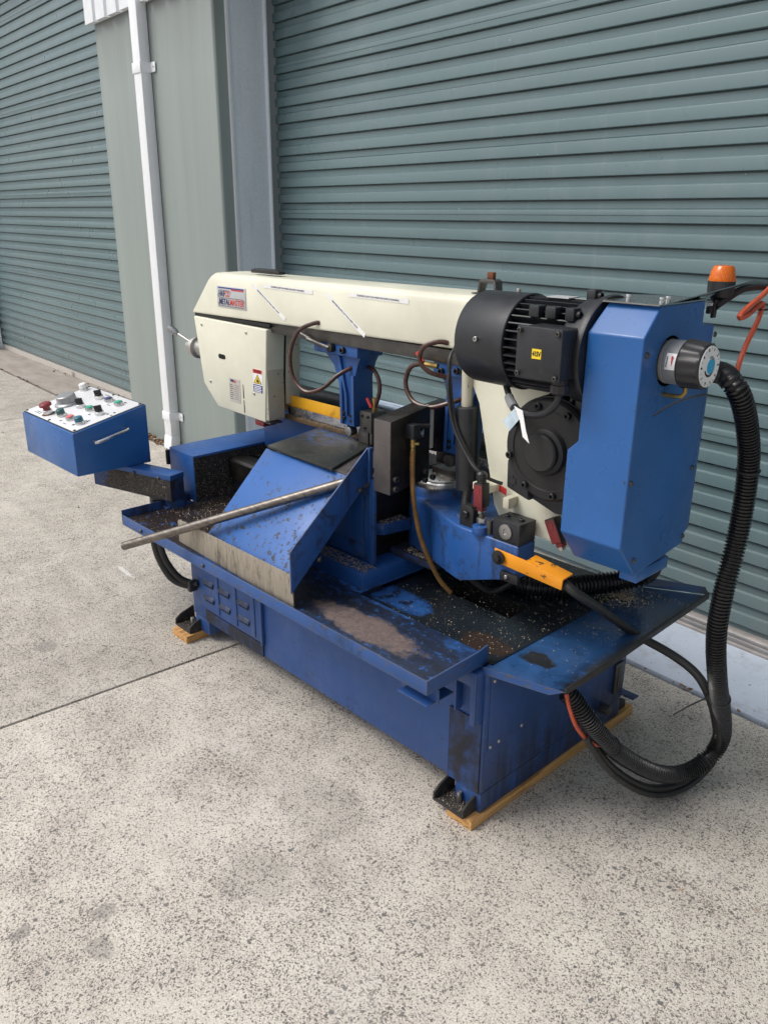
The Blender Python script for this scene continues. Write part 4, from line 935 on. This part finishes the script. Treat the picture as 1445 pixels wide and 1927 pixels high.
# --- gearbox
GX, GZ = .048, 1.072
gb = B().lathe([(0, .130), (.10, .136), (.115, .136)], (GX, .165, GZ), (0, 1, 0), 56)
gb.prism([(.02, 1.195), (.06, 1.200), (.165, 1.185), (.165, .985), (.10, .945), (.02, .945)], 1, .18, .279)
gear = P(gb, 'gearbox', 'black_paint', bevel=0)
P(B().lathe([(0, .127), (.006, .127), (.016, .120), (.018, .100), (.015, .098), (.018, .060), (.024, .058), (.030, .056), (.034, .050), (.034, .0)], (GX, .165, GZ), (0, -1, 0), 56, caps=False), 'gear_cover', 'black_matte', gear, bevel=0)
P(B().lathe([(.0, .046), (.012, .046), (.016, .042)], (GX, .133, GZ), (0, -1, 0), 40), 'centre_cap', 'black_matte', gear, bevel=0)
for i in range(8):
    a = 2*math.pi*(i+.35)/8; bolt('cap', (GX+.110*math.cos(a), .147, GZ+.110*math.sin(a)), MINUSY, 'bolt_black', gear, 1.25)
P(B().prism([(-.085, 1.02), (-.02, .985), (-.01, .925), (-.082, .945)], 1, .17, .279), 'gear_foot', 'black_paint', gear, bevel=.005)
P(B().prism([(-.02, .985), (.16, .975), (.16, .915), (.06, .905), (-.02, .93)], 1, .185, .279), 'gear_foot', 'black_paint', gear, bevel=.006)
P(B().cyl((.10, .23, .94), (.17, .23, .94), .026, 20), 'shaft_boss', 'black_paint', gear, bevel=.002)
for i in range(5):
    a = R(12+i*15); c0 = Vector((GX+.125*math.cos(a), .2, GZ+.125*math.sin(a)))
    P(B().box(-.016, .016, -.03, .06, -.004, .004), 'gear_rib', 'black_paint', gear, bevel=.002).matrix_local = Matrix.Translation(c0) @ Matrix.Rotation(-a, 4, 'Y')
P(B().prism([(-.063+.014*math.cos(t)*(1 if i % 2 else .6), .967+.014*math.sin(t)*(1 if i % 2 else .6)) for i, t in enumerate([k*math.pi/6 for k in range(12)])], 1, .1680, .1705), 'cast_emblem', 'black_matte', gear, bevel=0)
# --- belt guard
G = B()
gv = dict(a=(.178, .15, 1.431), b=(.300, .15, 1.431), c=(.300, .095, 1.370), d=(.166, .095, 1.370), e=(.166, .095, 1.130), f=(.140, .095, 1.105), g=(.140, .095, .908), h=(.300, .095, .908),
          i=(.300, .170, .822), j=(.135, .170, .822), k=(.300, .390, .845), l=(.135, .390, .845), m=(.300, .397, 1.375), n=(.166, .397, 1.375), o=(.300, .340, 1.378), p=(.170, .340, 1.378), q=(.300, .340, 1.431), r=(.178, .340, 1.431),
          s=(.166, .397, 1.130), t=(.140, .397, 1.105))
bmv = {k: G.bm.verts.new(v) for k, v in gv.items()}
for f_ in ('dcba', 'defghc'[:0] or 'cdefgh', 'hgji', 'ijlk', 'abqr', 'rqop', 'pomn', 'ed n s'.replace(' ', ''), 'fest', 'gftlj', 'stlkmn'):
    try: G.bm.faces.new([bmv[x] for x in f_])
    except ValueError: pass
G.bm.faces.new([bmv[x] for x in 'adnpr'])
# right face with the round opening for the speed knob
hole = [G.bm.verts.new((.300, .207+.054*math.cos(t), 1.313+.054*math.sin(t))) for t in [i*2*math.pi/36 for i in range(36)]]
es = []
lp_ = [bmv[x] for x in 'bchikmoq']
for L_ in (lp_, hole):
    for i in range(len(L_)):
        e = G.bm.edges.get((L_[i], L_[(i+1) % len(L_)])) or G.bm.edges.new((L_[i], L_[(i+1) % len(L_)])); es.append(e)
bmesh.ops.triangle_fill(G.bm, use_beauty=True, use_dissolve=False, edges=es)
guard = P(G, 'belt_guard', 'blue_clean', bevel=0)
md = guard.modifiers.new('edge', 'BEVEL'); md.width = .0035; md.segments = 3; md.limit_method = 'ANGLE'; md.angle_limit = R(25)
P(B().lathe([(0, .0545), (.06, .0545)], (.236, .207, 1.313), AX, 36, caps=False), 'hole_sleeve', 'dark_void', guard, bevel=0); P(B().lathe([(0, .054), (.002, .054)], (.236, .207, 1.313), AX, 30), 'hole_back', 'dark_void', guard, bevel=0)
P(B().box(.25, .296, .192, .335, .795, .825), 'guard_skirt', 'blue_clean', guard, bevel=.001)
P(B().prism([(.396, 1.33), (.412, 1.332), (.412, .88), (.389, .87)], 0, .2965, .2995), 'guard_flange', 'blue_clean', guard, bevel=.001)
for y, z in ((.112, 1.335), (.402, 1.352), (.385, 1.04), (.107, 1.06), (.385, .865), (.158, .865)): bolt('dome', (.3005, y, z), PLUSX, 'dark_steel', guard, 1.15, 'screw')
# --- speed knob
KY, KZ = .207, 1.313
kb = B().lathe([(-.05, .043), (.0, .043), (.004, .047), (.010, .047), (.012, .045), (.014, .047), (.052, .047)], (.296, KY, KZ), AX, 40); knob = P(kb, 'speed_control', 'grey_plastic', bevel=0)
kr = B(); rings = []
for x, r0, dep in ((.340, .050, 0), (.344, .0525, .0), (.350, .052, .0022), (.380, .049, .0030), (.386, .0475, .001), (.389, .0445, 0)):
    rings.append([kr.bm.verts.new((x, KY+math.cos(2*math.pi*i/96)*(r0-dep*(.5+.5*math.cos(14*2*math.pi*i/96))), KZ+math.sin(2*math.pi*i/96)*(r0-dep*(.5+.5*math.cos(14*2*math.pi*i/96))))) for i in range(96)])
for p_, q_ in zip(rings, rings[1:]):
    for i in range(96): kr.bm.faces.new((p_[i], p_[(i+1) % 96], q_[(i+1) % 96], q_[i]))
kr.bm.faces.new(rings[-1]); kr.bm.faces.new(rings[0][::-1]); P(kr, 'hand_knob', 'black_plastic', knob, bevel=0)
P(B().lathe([(0, .0425), (.0015, .0425)], (.389, KY, KZ), AX, 48), 'dial_face', 'label_white', knob, bevel=0)
P(B().lathe([(0, .0155), (.0006, .0155)], (.3906, KY+.004, KZ), AX, 32), 'dial_centre', 'label_cyan', knob, bevel=0)
for i in range(22):
    a = R(100-i*12); c0 = Vector((.3908, KY+math.cos(a)*.0195, KZ+math.sin(a)*.0195)); 
    w_ = .0008+.0016*(i/22)
    d_ = Vector((0, math.cos(a), math.sin(a))); t_ = Vector((0, -math.sin(a), math.cos(a)))
    P(B().raw([c0-d_*.0025-t_*w_, c0+d_*.0025-t_*w_, c0+d_*.0025+t_*w_, c0-d_*.0025+t_*w_], [(0, 1, 2, 3)]), 'dial_tick', 'ink', knob, bevel=0)
for i in range(10):
    a = R(90+18-i*36); d_ = Vector((0, math.cos(a), math.sin(a)))
    text('numeral', str(i), .0105, 'ink', Vector((.3908, KY, KZ))+d_*.0355, (0, math.sin(a), -math.cos(a)), d_, knob)
    a2 = a-R(18); d_ = Vector((0, math.cos(a2), math.sin(a2))); t_ = Vector((0, -math.sin(a2), math.cos(a2))); c0 = Vector((.3908, KY, KZ))+d_*.038
    P(B().raw([c0-d_*.003-t_*.0005, c0+d_*.003-t_*.0005, c0+d_*.003+t_*.0005, c0-d_*.003+t_*.0005], [(0, 1, 2, 3)]), 'dial_tick', 'ink', knob, bevel=0)
# curved label on the neck
nl = B(); rr = .0474; A0, A1 = R(150), R(192); prev = None
for i in range(9):
    a = A0+(A1-A0)*i/8
    cur = [nl.bm.verts.new((x, KY+rr*math.cos(a), KZ+rr*math.sin(a))) for x in (.316, .338)]
    if prev: nl.bm.faces.new((prev[0], prev[1], cur[1], cur[0]))
    prev = cur
nl = P(nl, 'neck_label', 'label_white', knob, bevel=0)
a = R(172); nr = Vector((0, math.cos(a), math.sin(a))); upn = Vector((0, math.sin(a), -math.cos(a)))*-1
c0 = Vector((.3265, KY, KZ))+nr*(rr+.0014)
P(B().raw([c0+Vector((.002, 0, 0))+upn*-.012, c0+Vector((.007, 0, 0))+upn*-.012, c0+Vector((.0045, 0, 0))+upn*.010], [(0, 1, 2)]), 'wedge_mark', 'label_red', knob, bevel=0)
text('lettering', 'BLADE SPEED', .0042, 'ink', c0+Vector((-.007, 0, 0)), upn*-1, Vector((1, 0, 0)) if True else 0, knob, cond=.9)
P(B().tube([(.290, .198, 1.243), (.33, .196, 1.243), (.344, .196, 1.246), (.350, .197, 1.254), (.350, .198, 1.268)], .0048, 10, smooth=False), 'pull_handle', 'brass', guard, bevel=0)
P(B().tube([(.398, .20, 1.258), (.36, .175, 1.245), (.335, .145, 1.225), (.325, .125, 1.212)], .0022, 6), 'tie_tail', 'black_plastic', knob, bevel=0)

# --- beacon bracket, beacon and leads
bp = B().sheet([(.170, .135, 1.434), (.302, .135, 1.434), (.302, .34, 1.4345), (.18, .345, 1.434), (.12, .30, 1.434)], .003)
bp = P(bp, 'beacon_bracket', 'mirror_plate', bevel=0)
P(B().sheet([(.302, .150, 1.4335), (.302, .36, 1.449), (.300, .565, 1.464), (.330, .74, 1.452), (.255, .70, 1.424), (.246, .50, 1.428), (.255, .36, 1.424), (.285, .25, 1.431)], .0025), 'bracket_arm', 'mirror_plate', bp, bevel=0)
for x, y in ((.21, .17), (.285, .20), (.29, .165)): P(B().cyl((x, y, 1.433), (x, y, 1.447), .006, 8), 'screw', 'bright_steel', bp, bevel=.001)
bc = B().lathe([(-.014, .028), (.004, .030), (.022, .0305)], (.266, .475, 1.442), (0, 0, 1), 36); bcn = P(bc, 'beacon', 'black_plastic', bevel=0)
P(B().lathe([(.0215, .030), (.024, .0305), (.050, .0245), (.0555, .020), (.057, .010)], (.266, .475, 1.442), (0, 0, 1), 36), 'amber_lens', 'amber', bcn, bevel=0)
P(B().lathe([(0, .020), (.022, .019), (.024, .01)], (.266, .475, 1.442), (0, 0, -1), 20), 'base_plug', 'black_matte', bcn, bevel=0)
tl = B().box(.275, .283, .42, .436, 1.385, 1.425); tl.box(.27, .28, .405, .424, 1.395, 1.412); P(tl, 'tape_tail', 'black_plastic', bcn, bevel=.002)
P(B().box(.2645, .2785, .415, .44, 1.413, 1.419), 'cable_tag', 'label_white', bcn, bevel=0)
P(B().tube([(.28, .43, 1.41), (.285, .47, 1.425), (.295, .53, 1.445), (.31, .60, 1.447), (.33, .66, 1.44)], .0085, 10), 'taped_lead', 'black_plastic', bp, bevel=0)
P(B().tube([(.325, .60, 1.445), (.33, .552, 1.43), (.332, .50, 1.415), (.332, .45, 1.396), (.333, .447, 1.388), (.334, .48, 1.392), (.332, .535, 1.408), (.330, .565, 1.412), (.333, .545, 1.375), (.338, .49, 1.325), (.342, .458, 1.285), (.344, .450, 1.268)], .0062, 10), 'orange_lead', 'orange_cable', bp, bevel=0)
P(B().tube([(.325, .54, 1.402), (.335, .56, 1.398), (.34, .60, 1.40)], .0025, 6), 'cable_tie', 'black_plastic', bp, bevel=0)
# --- big corrugated conduit
hose = [(.30, .40, 1.27), (.345, .375, 1.272), (.375, .355, 1.262), (.395, .372, 1.225), (.40, .42, 1.15), (.40, .463, 1.047), (.40, .469, .884), (.40, .438, .723), (.40, .44, .604), (.40, .493, .458), (.385, .60, .30), (.37, .668, .18), (.35, .655, .105), (.32, .57, .078), (.29, .442, .130), (.25, .289, .254), (.22, .186, .379), (.19, .150, .445), (.172, .135, .470)]
P(B().tube(hose, .0225, 20, step=.0015, rib=(.0090, .0056)), 'corrugated_conduit', 'conduit', bevel=0, ang=60)
cab = [(.075, .215, .722), (.12, .22, .70), (.12, .30, .645), (.12, .40, .572), (.16, .50, .49), (.23, .56, .44), (.30, .57, .41), (.345, .565, .375), (.365, .60, .29), (.358, .668, .16), (.338, .672, .070), (.31, .580, .030), (.276, .440, .070), (.238, .290, .196), (.206, .192, .336)]
cable = P(B().tube(cab, .0125, 12), 'power_cable', 'rubber', bevel=0)
cab2 = [(x+.012, y-.010, max(.012, z-.010)) for x, y, z in cab[7:]]
P(B().tube(cab2, .0085, 10), 'control_cable', 'rubber', cable, bevel=0)
P(B().tube([(.185, .118, .478), (.19, .128, .44), (.198, .155, .375), (.208, .185, .33), (.222, .21, .305), (.235, .222, .30)], .006, 10), 'orange_wire', 'orange_cable', bevel=0)
HP = spline(hose, .004)
for k, rr in ((.165, .0262), (.50, .0262), (.66, .0262), (.88, .0262)):
    i = int(k*len(HP)); c0 = HP[i]; axv = (HP[i+2]-HP[i-2]).normalized(); a_ = axv.orthogonal().normalized(); b_ = axv.cross(a_)
    P(B().tube([c0+(a_*math.cos(t)+b_*math.sin(t))*rr for t in [i_*2*math.pi/18 for i_ in range(19)]], .0022, 6), 'cable_tie', 'black_plastic', bevel=0)
P(B().tube([(.372, .52, .38), (.345, .48, .36), (.32, .44, .335)], .0024, 6), 'tie_tail', 'black_plastic', bevel=0)
# conduit lying in the pan
P(B().tube([(-.40, .52, .56), (-.30, .455, .538), (-.19, .455, .536), (-.12, .52, .536), (-.07, .60, .538), (-.01, .67, .55), (.06, .71, .60), (.12, .60, .80)], .030, 18, step=.002, rib=(.0130, .0070)), 'corrugated_conduit', 'conduit', bevel=0, ang=60)
P(B().tube([(-.36, .30, .60), (-.33, .33, .56), (-.27, .34, .535), (-.22, .33, .55), (-.16, .34, .60)], .009, 8), 'pan_cable', 'rubber', bevel=0)
# limit switches
def limit_switch(loc, tilt):
    s_ = P(B().box(-.016, .016, -.015, .015, -.034, .034), 'limit_switch', 'black_plastic', bevel=.002)
    P(B().box(-.015, .015, -.017, -.0148, -.033, .03), 'switch_lid', 'red_plastic', s_, bevel=.0008)
    P(B().box(-.010, .010, -.010, .010, -.046, -.034), 'switch_head', 'red_plastic', s_, bevel=.001); P(B().cyl((0, -.008, -.050), (0, .008, -.050), .006, 10), 'roller', 'zinc', s_, bevel=0)
    P(B().box(-.006, .006, -.0180, -.0168, .004, .02), 'switch_print', 'red_dark', s_, bevel=0)
    s_.location = loc; s_.rotation_euler = (0, tilt, 0); return s_
ls = limit_switch((-.205, .222, .882), R(-3)); P(B().lathe([(0, .013), (.010, .013), (.012, .016), (.026, .0155), (.032, .009)], (0, 0, .034), (0, 0, 1), 12), 'cable_gland', 'black_plastic', ls, bevel=0)
limit_switch((.018, .262, .832), R(-28))
P(B().box(-.25, -.19, .236, .28, .885, .905), 'switch_bracket', 'cream', bevel=.001)
# thin control leads looping under the motor
P(B().tube([(-.388, .30, 1.259), (-.37, .275, 1.255), (-.36, .245, 1.23), (-.352, .24, 1.17), (-.338, .24, 1.10), (-.315, .238, 1.04), (-.275, .235, .985), (-.235, .23, .945), (-.207, .222, .94), (-.205, .222, .91)], .0055, 8), 'control_lead', 'rubber', head, bevel=0)
P(B().tube([(-.36, .25, 1.235), (-.35, .232, 1.15), (-.325, .232, 1.05), (-.265, .228, .975), (-.225, .225, .945), (-.19, .24, .925), (-.165, .26, .915)], .005, 8), 'control_lead', 'rubber', head, bevel=0)
P(B().tube([(.128, .065, 1.236), (.122, .068, 1.215), (.095, .075, 1.188), (.05, .085, 1.170), (.0, .10, 1.168), (-.05, .13, 1.175), (-.09, .16, 1.20), (-.125, .18, 1.235)], .0082, 10), 'motor_lead', 'black_paint', mot, bevel=0)
P(B().sheet([(-.01, .088, 1.182), (.02, .082, 1.176), (.035, .078, 1.135), (.05, .075, 1.105), (.025, .082, 1.115), (.012, .085, 1.15)], .0008), 'tape_flag', 'label_white', mot, bevel=0)
P(B().sheet([(-.015, .098, 1.175), (-.055, .105, 1.135), (-.03, .10, 1.115), (.01, .093, 1.16)], .0008), 'tape_flag', 'tape_blue', mot, bevel=0)
P(B().tube([(-.03, .115, 1.170), (-.055, .132, 1.178), (-.07, .143, 1.186)], .0115, 10), 'lead_sleeve', 'grey_plastic', mot, bevel=0)
# cables at the left end
P(B().tube([(-1.46, -.09, .52), (-1.475, -.09, .46), (-1.475, -.075, .36), (-1.46, -.04, .27), (-1.43, .0, .235), (-1.40, .035, .23)], .0135, 10), 'supply_cable', 'rubber', bevel=0).location = (-.06, 0, 0)
P(B().tube([(-1.44, -.085, .52), (-1.455, -.08, .46), (-1.452, -.062, .36), (-1.435, -.025, .28), (-1.41, .01, .25), (-1.39, .035, .245)], .0125, 10), 'supply_cable', 'rubber', bevel=0).location = (-.06, 0, 0)
P(B().box(-1.47, -1.45, .0, .035, .215, .26), 'cable_clamp', 'black_plastic', bevel=.003)

# ------------------------------------------------------------------ workpiece and packers
M_ = Matrix.Translation(ORG) @ Matrix.Rotation(ANG, 4, 'Z')
def world_pts(p): return M_ @ Vector(p)
BAR0, BAR1 = (-1.32, -.308, .536), (-.60, .10, .856)
bar = B().lathe([(0, .0125), (.0015, .0145), ((Vector(BAR1)-Vector(BAR0)).length, .0145)], world_pts(BAR0), world_pts(BAR1)-world_pts(BAR0), 28)
bar = bar.build('steel_bar', 'bar_steel'); tag(bar, 'plain round steel bar resting across the blue discharge chute', 'steel bar')
def timber(x0, x1, y0, y1, label):
    e = B().box(0, x1-x0, 0, y1-y0, 0, .031).build('timber_packer', 'pine', bevel=.002)
    e.location = world_pts((x0, y0, 0)); e.rotation_euler = (0, 0, ANG); tag(e, label, 'timber', 'pine packers under the saw'); return e
timber(-.092, .0, .0, .84, 'pine packer under the end of the saw with the hanging conduit')
timber(-1.562, -1.452, -.030, .80, 'pine packer under the console end of the saw')

# ------------------------------------------------------------------ loose swarf and litter
def scatter(name, mat, spots, lab, cat, parent_m=M_):
    bm = bmesh.new()
    for n_, fn, s0, s1 in spots:
        for _ in range(n_):
            p, nrm_ = fn(); s_ = random.uniform(s0, s1)*1.25
            ax = Vector((random.gauss(0, 1), random.gauss(0, 1), random.gauss(0, .3))).normalized(); bx_ = ax.orthogonal()
            p = parent_m @ Vector(p)
            a_ = bm.verts.new(p+ax*s_); b_ = bm.verts.new(p-ax*s_*.8+bx_*s_*.35); c_ = bm.verts.new(p-ax*s_*.5-bx_*s_*.4); d_ = bm.verts.new(p+Vector((0, 0, s_*.5))+bx_*s_*.1)
            for f_ in ((a_, b_, c_), (a_, b_, d_), (b_, c_, d_), (c_, a_, d_)): bm.faces.new(f_)
    me = bpy.data.meshes.new(name); bm.to_mesh(me); bm.free()
    o = obj(name, me, mat); tag(o, lab, cat, kind='stuff'); return o
U = random.uniform
def rect(x0, x1, y0, y1, z): return lambda: ((U(x0, x1), U(y0, y1), z), 0)
def face_x(x, y0, y1, z0, z1): return lambda: ((x, U(y0, y1), z0+(z1-z0)*random.random()**1.3), 0)
def arm_face():
    t = U(.0, .36); return armP(t, .003, U(.575, .64)), 0
def pile(cx, cy, r_, z, h_):
    def f_():
        a = U(0, 6.28); q_ = abs(random.gauss(0, .5)); return (cx+math.cos(a)*q_*r_, cy+math.sin(a)*q_*r_, z+h_*max(0, 1-q_)*random.random()), 0
    return f_
SW = [(1500, rect(-.50, -.01, .06, .74, .504), .0008, .0022), (260, rect(0, .17, .12, .74, .503), .0008, .002), (150, rect(-1.0, -.05, -.15, .04, .525), .0007, .0018),
      (1800, face_x(-1.564, .13, .60, .535, .70), .0010, .0026), (900, arm_face, .0008, .002), (1200, rect(-1.58, -1.10, .0, .26, .525), .0012, .003), (350, rect(-1.60, -1.20, -.15, .0, .525), .0008, .002),
      (900, rect(-.86, -.535, .082, .14, .579), .0015, .0035), (1300, rect(-.545, -.42, .26, .48, .602), .0015, .0035), (400, rect(-.62, -.56, .19, .29, .701), .0012, .003),
      (900, pile(.01, .66, .09, .504, .012), .0014, .0035), (350, rect(-.34, -.16, .24, .33, .779), .001, .0025), (250, rect(-.58, -.46, .34, .47, .830), .001, .0025), (500, rect(-1.30, -.86, .395, .425, .885), .001, .0025),
      (300, rect(-1.68, -1.59, .0, .11, .531), .001, .0025), (60, rect(-1.0, -.72, .12, .40, .872), .0008, .002), (160, rect(-.20, .18, .74, .77, .505), .001, .0025),
      (200, rect(-.12, -.04, -.005, .07, .040), .001, .0025), (160, rect(-1.56, -1.48, -.005, .07, .040), .001, .0025)]
scatter('metal_swarf', 'chips', SW, 'fine metal swarf scattered over the saw tray and castings', 'swarf')
I4 = Matrix.Identity(4)
LT = [(120, lambda: ((U(-6.1, -5.5), U(2.44, 2.53), .006), 0), .006, .02), (60, lambda: ((U(-5.25, -4.6), U(2.40, 2.53), .006), 0), .005, .015), (90, lambda: ((U(-10.9, -6.2), U(2.478, 2.492), .002), 0), .005, .014),
      (50, lambda: ((U(-2.5, 1), U(2.478, 2.492), .003), 0), .004, .012), (40, lambda: ((U(-9, -6), U(2.87, 2.93), .008), 0), .005, .016), (30, lambda: ((U(-7, 0), U(-1, 2.4), .003), 0), .003, .008)]
scatter('leaf_litter', 'leaf_litter', LT, 'dry leaf litter and grit along the wall foot and joints', 'leaf litter', I4)
